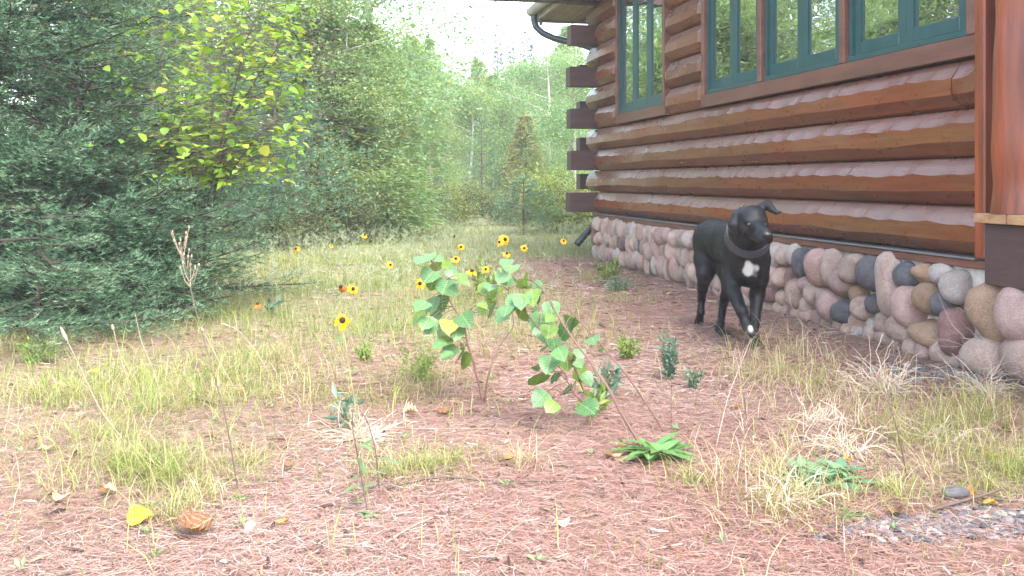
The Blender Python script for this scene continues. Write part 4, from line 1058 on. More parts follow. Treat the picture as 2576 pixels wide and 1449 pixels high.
def build_gravel():
    mb = MB(); r = np.random.default_rng(77)
    for cx, cy, rx, ry, n, s0, s1 in ((2330, 1312, 0.24, 0.075, 620, 0.004, 0.011), (2470, 1290, 0.12, 0.08, 200, 0.004, 0.012), (2390, 940, 0.30, 0.25, 260, 0.005, 0.016)):
        c = gd(cx, cy)
        for _ in range(n):
            x, y = c[0] + r.normal(0, 0.5) * rx, c[1] + r.normal(0, 0.5) * ry
            if not bool(off_house(x, y)) : continue
            s = r.uniform(s0, s1); sc = np.array([s * r.uniform(0.8, 1.5), s * r.uniform(0.8, 1.3), s * r.uniform(0.4, 0.7)]); a = r.uniform(0, 6.28)
            V = IV1 * (1 + 0.12 * r.normal(size=(len(IV1), 1))) * sc; V = np.stack([V[:, 0] * math.cos(a) - V[:, 1] * math.sin(a), V[:, 0] * math.sin(a) + V[:, 1] * math.cos(a), V[:, 2]], 1)
            mb.add(V + np.array([x, y, float(gz(x, y)) + sc[2] * 0.6]), IF1, r.random())
    m = foliage('pebble', [(0, (0.035, 0.038, 0.046)), (0.5, (0.085, 0.087, 0.097)), (0.85, (0.14, 0.13, 0.127)), (1, (0.27, 0.235, 0.21))], 0, 0.75, 0.35)
    tag(mb.build('gravel', m, None, True), 'patches of small grey gravel on the litter at the lower right', 'gravel', kind='stuff')
build_gravel()

def build_fragments():
    mb = MB(); r = np.random.default_rng(91); sp = MB()
    n = 1500; x, y = ground_pts(n, 1.7, 6.0, power=1.2); k = off_house(x, y)
    for xx, yy in zip(x[k], y[k]):
        a = r.uniform(0, PI); l = r.uniform(0.008, 0.05); w = r.uniform(0.0012, 0.0045); d = np.array([math.cos(a), math.sin(a), r.normal(0, 0.12)]); z = float(gz(xx, yy)) + 0.009
        c = np.array([xx, yy, z]); mb.tube([c - d * l / 2, c + r.normal(0, 0.0025, 3), c + d * l / 2], [w * 0.6, w, w * 0.5], 4, r.random())
    n = 240; x, y = ground_pts(n, 1.8, 6.5, power=1.5); k = off_house(x, y)
    for xx, yy in zip(x[k], y[k]):
        m = r.integers(3, 9); a = r.uniform(0, 2 * PI, m); D = np.stack([np.cos(a), np.sin(a), r.uniform(0.1, 1.0, m)], 1); P = np.repeat([[xx, yy, float(gz(xx, yy)) + 0.006]], m, 0) + D * 0.004
        V, T, ro = cards(P, D, np.tile([0, 0, 1.0], (m, 1)) + r.normal(0, 0.3, (m, 3)), r.uniform(0.008, 0.028, m), r.uniform(0.004, 0.009, m), np.clip(r.normal(0.5, 0.25, m), 0, 1)); sp.add(V, T, ro)
    fm = foliage('bark_crumb', [(0, (0.035, 0.022, 0.018)), (0.6, (0.12, 0.075, 0.058)), (0.85, (0.26, 0.16, 0.11)), (1, (0.36, 0.31, 0.27))], 0, 0.85, 0.2)
    tag(mb.build('bark_fragments', fm), 'bits of bark and broken twig strewn over the needle litter', 'litter', kind='stuff')
    M['sprout'] = foliage('sprout_leaf', [(0, (0.08, 0.15, 0.06)), (0.5, (0.14, 0.22, 0.09)), (1, (0.24, 0.28, 0.15))], 0.25, 0.5, 0.3)
    tag(sp.build('sprouts', M['sprout']), 'tiny green sprouts scattered over the litter', 'sprouts', kind='stuff')
build_fragments()

# ------------------------------------------------------------------ leaning broadleaf seedlings in the middle
M['sapleaf'] = foliage('seedling_leaf', [(0, (0.055, 0.14, 0.050)), (0.4, (0.09, 0.20, 0.075)), (0.65, (0.12, 0.235, 0.10)), (0.7, (0.085, 0.16, 0.02)), (1, (0.12, 0.20, 0.028))], 0.30, 0.42, 0.45, attr=False, veins=True)
M['yleaf'] = foliage('yellow_leaf', [(0, (0.42, 0.25, 0.03)), (1, (0.50, 0.33, 0.06))], 0.3, 0.5, 0.3, attr=False)
SL_ = [leaf_mesh('leaf', M['sapleaf'], 'round', 0.10, 0.18), leaf_mesh('leaf', M['sapleaf'], 'round', 0.22, 0.30), leaf_mesh('leaf', M['sapleaf'], 'ovate', 0.14, 0.2)]
SY_ = leaf_mesh('leaf', M['yleaf'], 'round', 0.2, 0.3)
def zpt(zx, zy, Y): return at((1600 + zx * 0.5175) / 4, (950 + zy * 0.5175) / 4, Y)
pr = random.Random(31)
def seedling(name, label, base, stems, leaves, Yl):
    root = empty(name, base); tag(root, label, 'plant'); B = np.array(base)
    mb = MB(); allp = []
    for k, (pts, rad) in enumerate(stems):
        P = np.array(pts); tt = np.linspace(0, len(P) - 1, 6 * len(P)); Pd = np.stack([np.interp(tt, np.arange(len(P)), P[:, i]) for i in range(3)], 1)
        for _ in range(3): Pd[1:-1] = (Pd[:-2] + 2 * Pd[1:-1] + Pd[2:]) / 4
        mb.tube(Pd - B, np.linspace(rad, rad * 0.4, len(Pd)), 6); allp.append(Pd)
    A = np.concatenate(allp)
    for j, (zx, zy, sz, *kind) in enumerate(leaves):
        Y = Yl + pr.uniform(-0.12, 0.12); p = zpt(zx, zy, Y); size = sz * 0.129 / F * Y * 1.34
        q = A[np.argmin(np.linalg.norm((A - p) * np.array([1, 0.5, 1]), axis=1))]
        out = p - q; 
        d = np.array([out[0], out[1] - 0.02, min(out[2], 0) - 0.35 * size]); d /= np.linalg.norm(d) + 1e-9
        d = d + np.array([pr.uniform(-0.5, 0.5), pr.uniform(-0.5, 0.2), pr.uniform(-0.3, 0.15)]); d /= np.linalg.norm(d)
        n = Vector((pr.uniform(-0.45, 0.3), pr.uniform(-0.95, -0.35), 0.75))
        st_ = p - d * size * 0.5
        me = SY_ if kind else SL_[j % 3]
        obj('leaf', me, root, Vector(st_ - B), rot_from(d, n), size)
        if np.linalg.norm(st_ - q) < 0.22: mb.tube(np.array([q, (q + st_) / 2 + [0, 0, 0.006], st_]) - B, [0.0018, 0.0014, 0.0011], 3, cap=False)
    mb.build('stem', M['twig'], root)
b1 = gd(1215, 1008); Y1 = b1[1]
seedling('broadleaf_seedling', 'upright two-stemmed seedling with broad green leaves in the middle of the needle litter', b1,
    [([b1, zpt(600, 1100, Y1), zpt(560, 930, Y1), zpt(520, 820, Y1), zpt(495, 660, Y1 + 0.02), zpt(400, 520, Y1 + 0.05), zpt(330, 380, Y1 + 0.06), zpt(250, 200, Y1 + 0.08)], 0.0048),
     ([b1 + [0.004, 0.01, 0], zpt(670, 1120, Y1), zpt(700, 1000, Y1), zpt(765, 840, Y1 + 0.04), zpt(890, 680, Y1 + 0.08), zpt(840, 480, Y1 + 0.1), zpt(830, 220, Y1 + 0.12)], 0.0035)],
    [(170, 165, 120), (235, 135, 80), (305, 160, 80), (285, 215, 90), (225, 290, 120), (290, 270, 110), (378, 235, 100), (400, 270, 80), (250, 350, 130), (350, 370, 140), (395, 410, 90), (320, 490, 170), (250, 520, 110), (470, 290, 95), (495, 340, 80), (165, 520, 110), (180, 560, 90), (140, 615, 110), (200, 660, 100), (240, 680, 110),
     (270, 610, 95), (380, 675, 120, 'y'), (500, 630, 125), (470, 640, 90), (320, 735, 90), (440, 735, 100), (340, 805, 120), (300, 820, 90), (380, 880, 115), (355, 900, 95), (450, 930, 110), (500, 960, 110), (480, 840, 70), (660, 390, 110), (700, 370, 100), (720, 420, 90), (820, 190, 90), (860, 230, 110), (800, 250, 80), (790, 310, 100), (840, 330, 110), (640, 520, 80), (690, 590, 110), (640, 560, 70)], Y1 + 0.05)
b2 = gd(1622, 1135); Y2 = b2[1]
seedling('leaning_seedling', 'red-stemmed seedling leaning far left with a row of broad pale green leaves', b2,
    [([b2, atd(1560, 1035, Y2 + 0.02), zpt(1610, 1160, Y2 + 0.06), zpt(1440, 920, Y2 + 0.12), zpt(1340, 790, Y2 + 0.16), zpt(1220, 610, Y2 + 0.2), zpt(1100, 400, Y2 + 0.25)], 0.0048),
     ([zpt(1480, 1330, Y2 + 0.3) * [1, 1, 0], zpt(1480, 1330, Y2 + 0.3), zpt(1400, 1140, Y2 + 0.3), zpt(1330, 960, Y2 + 0.28), zpt(1150, 800, Y2 + 0.26), zpt(960, 560, Y2 + 0.26)], 0.003),
     ([zpt(1450, 1330, Y2 + 0.3) * [1, 1, 0], zpt(1440, 1290, Y2 + 0.3), zpt(1340, 1210, Y2 + 0.28), zpt(1270, 1060, Y2 + 0.26), zpt(1200, 950, Y2 + 0.25)], 0.0025)],
    [(890, 500, 140), (940, 480, 120), (1020, 455, 140), (820, 560, 100), (780, 600, 100), (930, 580, 130), (870, 560, 110), (990, 600, 110), (1060, 590, 110), (1040, 650, 100), (1090, 670, 150), (1110, 740, 140), (1150, 720, 110), (1290, 690, 150), (1320, 650, 120), (1260, 740, 110), (1170, 560, 110), (1160, 620, 90), (1140, 830, 130), (1190, 820, 100), (1240, 890, 140), (1210, 930, 110), (1150, 970, 130), (1060, 1000, 90), (1290, 960, 110), (1220, 1050, 130), (1180, 1090, 90), (1065, 1110, 140),
     (1390, 895, 80), (1380, 970, 80), (1400, 1060, 110), (1450, 1090, 90), (1280, 1180, 110), (1330, 1150, 80), (1085, 1240, 120), (1130, 1270, 80), (1170, 1305, 100), (1440, 1310, 130), (1490, 1290, 100), (1470, 1350, 90), (950, 340, 110), (1000, 370, 120), (1050, 410, 120), (1060, 480, 80), (900, 330, 70)], Y2 + 0.28)
b3 = gd(1668, 1080); Y3 = b3[1]
seedling('thin_seedling', 'thin red stem leaning left behind the leaning broad-leaved seedling', b3,
    [([b3, atd(1655, 1060, Y3), zpt(1739, 1040, Y3), zpt(1520, 790, Y3 + 0.08), zpt(1360, 620, Y3 + 0.12), zpt(1280, 520, Y3 + 0.14)], 0.0036)], [(1490, 790, 100), (1560, 860, 60)], Y3 + 0.08)

# ------------------------------------------------------------------ black-eyed susans
M['petal'] = foliage('yellow_petal', [(0, (0.62, 0.27, 0.006)), (0.5, (0.72, 0.36, 0.008)), (1, (0.75, 0.44, 0.015))], 0.3, 0.5, 0.2, attr=False)
M['oldpetal'] = foliage('withered_petal', [(0, (0.26, 0.075, 0.02)), (1, (0.42, 0.14, 0.03))], 0.2, 0.6, 0.2, attr=False)
M['cone'] = plain('flower_cone', (0.030, 0.012, 0.010), 0.8, 0.2, 0.3, 40)
M['stem'] = plain('herb_stem', (0.19, 0.19, 0.085), 0.6, 0.3, 0.3, 20)
M['herb'] = foliage('herb_leaf', [(0, (0.06, 0.12, 0.04)), (0.5, (0.11, 0.19, 0.065)), (1, (0.18, 0.24, 0.10))], 0.3, 0.5, 0.35)
PET = leaf_mesh('petal', M['petal'], 'petal', 0.25, 0.25); PETO = leaf_mesh('petal', M['oldpetal'], 'petal', 0.25, 0.7)
CONE = mesh_data('cone', IV1 * np.array([1, 1, 0.8]), IF1, M['cone'], smooth=True)
HLF = leaf_mesh('leaf', foliage('flower_leaf', [(0, (0.08, 0.14, 0.05)), (1, (0.14, 0.20, 0.08))], 0.3, 0.5, 0.35, attr=False), 'lance', 0.15, 0.3)
fr_ = random.Random(5)
def susan(x, y, Y, dia, label, old=False, basedx=0.0, tilt=None, npet=11, droop=0.0):
    h = atd(x, y, Y); bx_ = h[0] + basedx * Y / F * 0.3975; bz = float(gz(bx_, Y)); 
    root = empty('black_eyed_susan', (bx_, Y + 0.02, bz)); tag(root, label, 'flower', 'black-eyed susans in the clearing'); B = np.array([bx_, Y + 0.02, bz])
    P = np.array([B, B + (h - B) * 0.5 + [0.008 * fr_.uniform(-1, 1), 0, 0], h + [0, 0.006, -0.012], h])
    tt = np.linspace(0, 3, 14); Pd = np.stack([np.interp(tt, np.arange(4), P[:, i]) for i in range(3)], 1)
    MB().tube(Pd - B, np.linspace(0.0016, 0.0011, 14), 5).build('stem', M['stem'], root)
    bl = empty('bloom', Vector(h - B)); bl.parent = root
    tl = tilt or (fr_.uniform(0.35, 1.1), fr_.uniform(-0.5, 0.5)); bl.rotation_euler = (tl[0], tl[1], fr_.uniform(-0.5, 0.5))
    obj('cone', CONE, bl, (0, 0, 0.06 * dia), None, (dia * 0.17, dia * 0.17, dia * 0.19))
    for i in range(npet):
        a = 2 * PI * i / npet + fr_.uniform(-0.12, 0.12)
        obj('petal', PETO if old else PET, bl, (math.cos(a) * dia * 0.10, math.sin(a) * dia * 0.10, 0), (fr_.uniform(-0.4, 0.4), fr_.uniform(0.05, 0.45) + droop, a), (dia * 0.42 * fr_.uniform(0.85, 1.1), dia * 0.42, dia * 0.42))
    for k in range(3 if Y < 6 else 0):
        f = fr_.uniform(0.15, 0.6); q = B + (h - B) * f; a = fr_.uniform(0, 6.28)
        obj('leaf', HLF, root, Vector(q - B), rot_from((math.cos(a), math.sin(a), 0.5), (0, 0, 1)), fr_.uniform(0.05, 0.09))
susan(861, 806, 2.22, 0.044, 'large yellow flower with dark eye on a long stem, nearest the camera', basedx=64, tilt=(1.15, 0.1), npet=10, droop=0.15)
susan(888, 727, 3.3, 0.040, 'bright yellow flower just above the nearest large one', tilt=(1.0, 0.2), basedx=50)
susan(858, 722, 3.4, 0.044, 'withered dark flower with drooping rusty petals', True, tilt=(0.7, -0.3), droop=0.5)
susan(648, 765, 4.3, 0.046, 'orange-red fading flower low near the large fir', True, tilt=(0.4, 0.1))
susan(745, 626, 6.3, 0.048, 'small yellow flower in the meadow right of the fir tip', basedx=5)
susan(917, 592, 6.6, 0.048, 'yellow flower standing highest, left of the seedlings')
susan(833, 618, 7.0, 0.032, 'tiny yellow flower in the far meadow, left of the highest one')
susan(1057, 713, 4.0, 0.050, 'yellow flower touching the upright seedling on its left side', tilt=(1.1, 0.6))
susan(982, 666, 5.0, 0.042, 'small orange flower alone left of the upright seedling', tilt=(1.2, 0.5))
susan(1147, 651, 5.2, 0.050, 'yellow flower just above the upright seedling')
susan(1160, 621, 6.0, 0.046, 'half-turned yellow flower above and behind the upright seedling', tilt=(1.1, -0.8))
susan(1187, 683, 4.8, 0.060, 'flat orange-yellow flower between the two seedlings', tilt=(0.3, 0.1))
susan(1222, 677, 4.9, 0.042, 'small round yellow flower between the two seedlings', tilt=(1.2, 0))
susan(1275, 638, 5.3, 0.050, 'yellow flower below the overlapping flower pair', tilt=(0.7, 0.2))
susan(1270, 602, 5.1, 0.062, 'right bloom of the large overlapping yellow pair', tilt=(1.2, 0.4), npet=13)
susan(1257, 609, 5.0, 0.048, 'left bloom of the large overlapping yellow pair', tilt=(0.9, -0.5))
susan(1319, 624, 5.5, 0.046, 'yellow flower right of the overlapping pair', tilt=(1.2, 0))
susan(1418, 606, 6.2, 0.046, 'lone yellow flower nearest the cabin corner', tilt=(0.8, 0.5))
susan(1143, 593, 6.8, 0.034, 'tiny brown withered flower head in the far meadow', True, droop=0.6)

# ------------------------------------------------------------------ dry stalks, tufts, low plants
M['deadstem'] = plain('dead_stem', (0.10, 0.068, 0.056), 0.8, 0.2, 0.3, 20)
M['paledead'] = plain('pale_dead_stem', (0.28, 0.21, 0.155), 0.8, 0.2, 0.3, 20)
def poly(pts, m=6):
    P = np.array(pts); tt = np.linspace(0, len(P) - 1, m * len(P)); Pd = np.stack([np.interp(tt, np.arange(len(P)), P[:, i]) for i in range(3)], 1)
    for _ in range(4): Pd[1:-1] = (Pd[:-2] + 2 * Pd[1:-1] + Pd[2:]) / 4
    return Pd
def stalk(label, pts, rad, head=None, mat='deadstem', leaves=0):
    B = np.array(pts[0]); root = empty('dead_stalk', B); tag(root, label, 'stalk')
    Pd = poly(pts); MB().tube(Pd - B, np.linspace(rad, rad * 0.5, len(Pd)), 5).build('stem', M[mat], root)
    if head:
        mb = MB(); tip = Pd[-1]
        for k in range(head[0]):
            d = np.array([fr_.uniform(-0.6, 0.6), fr_.uniform(-0.5, 0.5), 1.0]); L = head[1] * fr_.uniform(0.5, 1.0); s0 = Pd[-1 - fr_.randint(0, 7)]
            e = s0 + d / np.linalg.norm(d) * L; mb.tube(np.array([s0, (s0 + e) / 2 + [0, 0, -0.01], e]) - B, [0.0010, 0.0008, 0.0006], 3, cap=False)
            mb.add(IV1 * np.array([0.0022, 0.0022, 0.0045]) + (e - B), IF1)
        mb.build('seed_head', M['paledead'], root)
    if leaves:
        for k in range(leaves):
            q = Pd[fr_.randint(1, len(Pd) // 2)]; a = fr_.uniform(0, 6.28); obj('leaf', HLF, root, Vector(q - B), rot_from((math.cos(a), math.sin(a), 0.2), (0, 0, 1)), fr_.uniform(0.04, 0.07))
b = gd(600, 1240); Yb = b[1]
stalk('long grey dead stalk with a brushy seed head leaning before the fir', [b, atd(570, 1060, Yb), atd(535, 930, Yb + 0.05), atd(505, 830, Yb + 0.1), atd(478, 720, Yb + 0.15), atd(458, 630, Yb + 0.18)], 0.0021, (22, 0.075), 'deadstem')
b = gd(925, 1290); Yb = b[1]
stalk('thin dark stalk standing behind the nearest flower stem', [b, atd(905, 1180, Yb), atd(885, 1070, Yb), atd(890, 1000, Yb)], 0.0018, None, 'deadstem', 4)
b = gd(955, 1235)
stalk('thin stalk with opposite leaves right of the nearest flower stem', [b, atd(945, 1130, b[1]), atd(925, 1060, b[1]), atd(905, 1030, b[1])], 0.0018, None, 'deadstem', 4)
b = gd(1690, 1075)
stalk('short bare twig standing beside the thin red stem', [b, atd(1688, 1040, b[1]), atd(1690, 960, b[1])], 0.0016)
b = gd(2285, 1190)
stalk('dark bare stalk among the pale tufts at the right', [b, atd(2260, 1090, b[1]), atd(2235, 1010, b[1]), atd(2222, 950, b[1] + 0.05)], 0.0022, (4, 0.05))
b = gd(1880, 1060)
stalk('short dark bare twig below the running dog', [b, atd(1872, 1000, b[1]), atd(1868, 985, b[1])], 0.0018)
b = gd(1800, 1120)
stalk('pale straw stem leaning right in front of the dog', [b, atd(1830, 1000, b[1] + 0.1), atd(1862, 920, b[1] + 0.15), atd(1890, 850, b[1] + 0.2)], 0.0013, None, 'paledead')
b = gd(2030, 870)
stalk('tan straw stalk between the dog and the stone foundation', [b, atd(2020, 820, b[1]), atd(1990, 770, b[1]), atd(1985, 745, b[1])], 0.0024, (5, 0.06), 'paledead')
for k, (pts, lab) in enumerate((([(320, 1130), (250, 1030), (190, 900), (152, 822)], 'bent grass stem with a pale spike, leftmost of the tall ones'), ([(330, 1000), (310, 920), (290, 850), (282, 815)], 'upright grass stem with a fat tan spike before the fir'), ([(410, 1050), (390, 940), (355, 860), (340, 790)], 'tall yellow grass stem before the fir without a spike'), ([(690, 960), (640, 880), (600, 830), (556, 813)], 'arching grass stem with a pale spike pointing left'), ([(850, 900), (830, 850), (805, 790), (795, 755)], 'grass stem with a pale spike left of the nearest flower'), ([(600, 1000), (545, 900), (520, 850), (505, 822)], 'grass stem with a tan spike beside the long dead stalk'))):
    b = gd(*pts[0]); B = np.array(b); root = empty('grass_stem', b); tag(root, lab, 'grass stem')
    Pd = poly([b] + [atd(x, y, b[1]) for x, y in pts[1:]]); MB().tube(Pd - B, np.linspace(0.0016, 0.0010, len(Pd)), 4).build('stem', M['paledead'], root)
    if 'without' not in lab: MB().tube(np.stack([np.interp(np.linspace(0.84, 1, 7) * (len(Pd) - 1), np.arange(len(Pd)), Pd[:, i]) for i in range(3)], 1) - B, [0.001, 0.004, 0.005, 0.005, 0.0045, 0.003, 0.001], 6).build('spike', M['paledead'], root)

def tuft(label, x, y, n, L, seed, mat='straw', up=0.5, flat=1.0, w=0.0028, name='dried_tuft', cat='dry grass'):
    """curling dead stems thrown out from one crown"""
    r = np.random.default_rng(seed); b = gd(x, y); mb = MB(); B = np.array(b)
    for k in range(int(n * 1.5)):
        a = r.uniform(0, 2 * PI); l = L * 1.05 * r.uniform(0.35, 1.15); d = np.array([math.cos(a), math.sin(a) * 0.8, r.uniform(0.1, 1.0) * up])
        P = [np.array([r.normal(0, 0.02), r.normal(0, 0.02), 0.004])]
        for q in range(6):
            d = d + r.normal(0, 0.36, 3) + np.array([0, 0, -0.15 * flat]); d /= np.linalg.norm(d); P.append(P[-1] + d * l / 6)
        P = np.array(P); P[:, 2] = np.maximum(P[:, 2], 0.004)
        mb.tube(P, np.linspace(w * 0.5, w * 0.25, 7), 3, 0.35 + 0.65 * r.random(), cap=False)
    tag(mb.build(name, M[mat], None, loc=b), label, cat)
tuft('bushy pale dried tuft in front of the stones, left of the corner stones', 2225, 985, 110, 0.20, 1, up=1.6, flat=0.8)
tuft('white sprawling dried tuft nearest the camera on the right side', 2125, 1125, 95, 0.16, 2, up=0.8)
tuft('pale dried tuft below the round corner stone', 2475, 985, 70, 0.17, 3, up=1.0)
tuft('tall tangled straw under the porch deck at the right edge', 2560, 935, 120, 0.36, 4, up=2.6, flat=0.7)
tuft('small pale dried tuft left of the white sprawling one', 2045, 1060, 45, 0.13, 5, up=0.9)
tuft('flat mat of grey dead grass on the litter left of centre', 900, 1095, 130, 0.16, 6, up=0.15)
tuft('drooping pale tuft mixed with green at the right side', 2375, 1105, 70, 0.12, 7, up=1.2)
tuft('beige dead tuft at the near right, next to the green lupine-like plant', 1975, 1245, 70, 0.12, 8, up=0.8)

def forb(label, x, y, n, size, spread, h, mat, seed, kind='rosette', name='low_plant', cat='plant'):
    """low plant: leaves as separate pieces when broad, else a mass of small leaves"""
    r = random.Random(seed); b = gd(x, y); root = empty(name, b); tag(root, label, cat)
    if kind == 'rosette':
        lm = leaf_mesh('leaf', mat, 'lance', 0.2, 0.45); mb = MB()
        for k in range(n):
            a = r.uniform(0, 6.28); e = r.uniform(0.15, 1.1) * h; o = obj('leaf', lm, root, (r.uniform(-1, 1) * spread * 0.3, r.uniform(-1, 1) * spread * 0.3, 0.006), rot_from((math.cos(a), math.sin(a), e), (0, 0, 1)), (size * r.uniform(0.6, 1.1), size * r.uniform(0.8, 1.5), size))
    else:
        rr = np.random.default_rng(seed); mb = MB(); cen = []
        for k in range(7 if spread > 0.03 else 4):
            a = r.uniform(0, 6.28); e = np.array([math.cos(a) * spread * r.uniform(0.2, 1), math.sin(a) * spread * r.uniform(0.2, 1), h * r.uniform(0.6, 1.0)])
            mb.tube([(0, 0, -0.01), e * 0.55 + np.array([0, 0, h * 0.12]), e], [0.0022, 0.0018, 0.001], 4); cen.append(e)
        cen = np.array(cen); k = rr.integers(0, len(cen), n); f = rr.uniform(0.15, 1.0, n)[:, None]
        P = cen[k] * f + rr.normal(0, spread * 0.16, (n, 3)); P[:, 2] = np.maximum(P[:, 2], 0.004)
        D = cen[k] * np.array([1, 1, 0.3]) / (spread + 1e-6) + rr.normal(0, 0.7, (n, 3)); D[:, 2] += 0.3
        V, T, ro = cards(P, D, rr.normal(size=(n, 3)) + np.array([0, 0, 1.0]), size * rr.uniform(0.6, 1.2, n), size * 0.36, np.clip(rr.normal(0.5, 0.25, n), 0, 1))
        mb.build('stem', M['stem'], root); obj('foliage', mesh_data('foliage', V, T, mat, ro), root)
    return root
M['rosette'] = foliage('rosette_leaf', [(0, (0.07, 0.17, 0.04)), (1, (0.14, 0.27, 0.07))], 0.3, 0.4, 0.5, attr=False)
M['teal'] = foliage('blue_green_leaf', [(0, (0.05, 0.10, 0.065)), (0.5, (0.10, 0.165, 0.11)), (1, (0.17, 0.24, 0.16))], 0.2, 0.55, 0.3)
M['limeherb'] = foliage('lime_leaf', [(0, (0.09, 0.16, 0.03)), (0.5, (0.16, 0.24, 0.05)), (1, (0.26, 0.30, 0.09))], 0.3, 0.5, 0.3)
forb('green leafy rosette at the foot of the leaning seedling', 1650, 1150, 64, 0.105, 0.09, 0.9, M['rosette'], 1)
forb('blue-green sprawling leafy plant at the near right', 2075, 1200, 95, 0.085, 0.22, 1.2, foliage('sprawling_leaf', [(0, (0.08, 0.17, 0.085)), (1, (0.15, 0.27, 0.14))], 0.25, 0.5, 0.4, attr=False), 2)
forb('small bright green tufted plant left of the upright seedling', 920, 915, 300, 0.022, 0.05, 0.07, M['limeherb'], 3, 'mass')
forb('tall blue-green bushy weed right of the leaning seedling', 1680, 960, 420, 0.026, 0.05, 0.16, M['teal'], 4, 'mass')
forb('pale green low weed left of the blue-green bushy weed', 1578, 905, 260, 0.026, 0.06, 0.08, M['limeherb'], 5, 'mass')
forb('small blue-green weed between the bushy weed and the dog', 1740, 985, 160, 0.022, 0.04, 0.07, M['teal'], 6, 'mass')
forb('dark low leafy weed on the bare path beside the cabin', 1560, 735, 260, 0.035, 0.13, 0.08, M['teal'], 7, 'mass')
forb('green weed on the bare path between seedling and cabin', 1525, 700, 160, 0.05, 0.14, 0.12, M['limeherb'], 8, 'mass')
forb('tiny green sprig by the lower part of the nearest flower stem', 935, 1300, 14, 0.035, 0.03, 0.6, M['rosette'], 9)
forb('small flat green leaves at the foot of the long dead stalk', 600, 1250, 12, 0.035, 0.03, 0.5, M['rosette'], 10)
forb('low weed under the fir edge at the far left', 90, 915, 200, 0.03, 0.08, 0.10, M['limeherb'], 11, 'mass')
forb('pale leafy weed behind the leaning seedling stem', 1515, 1010, 60, 0.05, 0.05, 0.12, M['teal'], 12, 'mass')
forb('yellowish leafy weed at the foot of the two seedlings', 1480, 1035, 40, 0.05, 0.06, 0.06, M['limeherb'], 13, 'mass')
forb('feathery olive weed left of the upright seedling base', 1060, 965, 420, 0.020, 0.10, 0.13, M['limeherb'], 14, 'mass')
forb('broad blue-green leaf sprig in the grass left of the withered flower', 680, 795, 20, 0.06, 0.04, 0.09, M['teal'], 15, 'mass')
forb('grey-green leafy plant with rounded leaves below the nearest flower', 870, 1085, 26, 0.05, 0.06, 0.10, M['teal'], 16, 'mass')
forb('flat green leaves beside the gravel patch', 2150, 1285, 18, 0.05, 0.05, 0.4, M['rosette'], 17)
forb('leafy weed in the meadow behind the upright seedling', 1215, 745, 240, 0.05, 0.12, 0.20, M['limeherb'], 18, 'mass')
forb('leafy green stem between the two seedlings', 1235, 800, 90, 0.06, 0.06, 0.24, M['limeherb'], 19, 'mass')

# ------------------------------------------------------------------ fallen leaves, sticks, stones on the litter
def crinkled(seed, mat, kind='round'):
    r = np.random.default_rng(seed); nx, ny = 11, 7; V = []
    c1, c2, ph = r.uniform(0.5, 1.5), r.uniform(-0.6, 0.9), r.uniform(0, 6)
    for i in range(nx):
        t = i / (nx - 1); w = 0.46 * math.sin(PI * min(1, t * 0.93 + 0.05)) ** 0.75 * (1 + (0.30 * (-1) ** i if kind == 'round' else 0.08 * (-1) ** i) * (0.1 < t < 0.85))
        for j in range(ny):
            q = j / (ny - 1) * 2 - 1; y = q * w
            V.append((t, y + r.normal(0, 0.012), c1 * y * y + c2 * (t - 0.5) ** 2 + 0.06 * math.sin(7 * t + 5 * y + ph) + 0.05 * abs(math.sin(9 * (t - abs(y)))) + r.normal(0, 0.012)))
    V = np.array(V); V[:, 2] -= V[:, 2].min()
    Q = np.array([[i * ny + j, (i + 1) * ny + j, (i + 1) * ny + j + 1, i * ny + j + 1] for i in range(nx - 1) for j in range(ny - 1)])
    return mesh_data('fallen_leaf', V, Q, mat)
LMt = {k: foliage('fallen_' + k, [(0, a), (1, b_)], 0.25, 0.6, 0.3, attr=False, veins=True) for k, a, b_ in (('yellow', (0.55, 0.30, 0.02), (0.62, 0.38, 0.05)), ('brown', (0.12, 0.052, 0.028), (0.17, 0.075, 0.04)), ('orange', (0.50, 0.20, 0.03), (0.56, 0.26, 0.06)), ('pale', (0.55, 0.45, 0.35), (0.66, 0.58, 0.48)), ('tan', (0.42, 0.25, 0.14), (0.48, 0.30, 0.18)))}
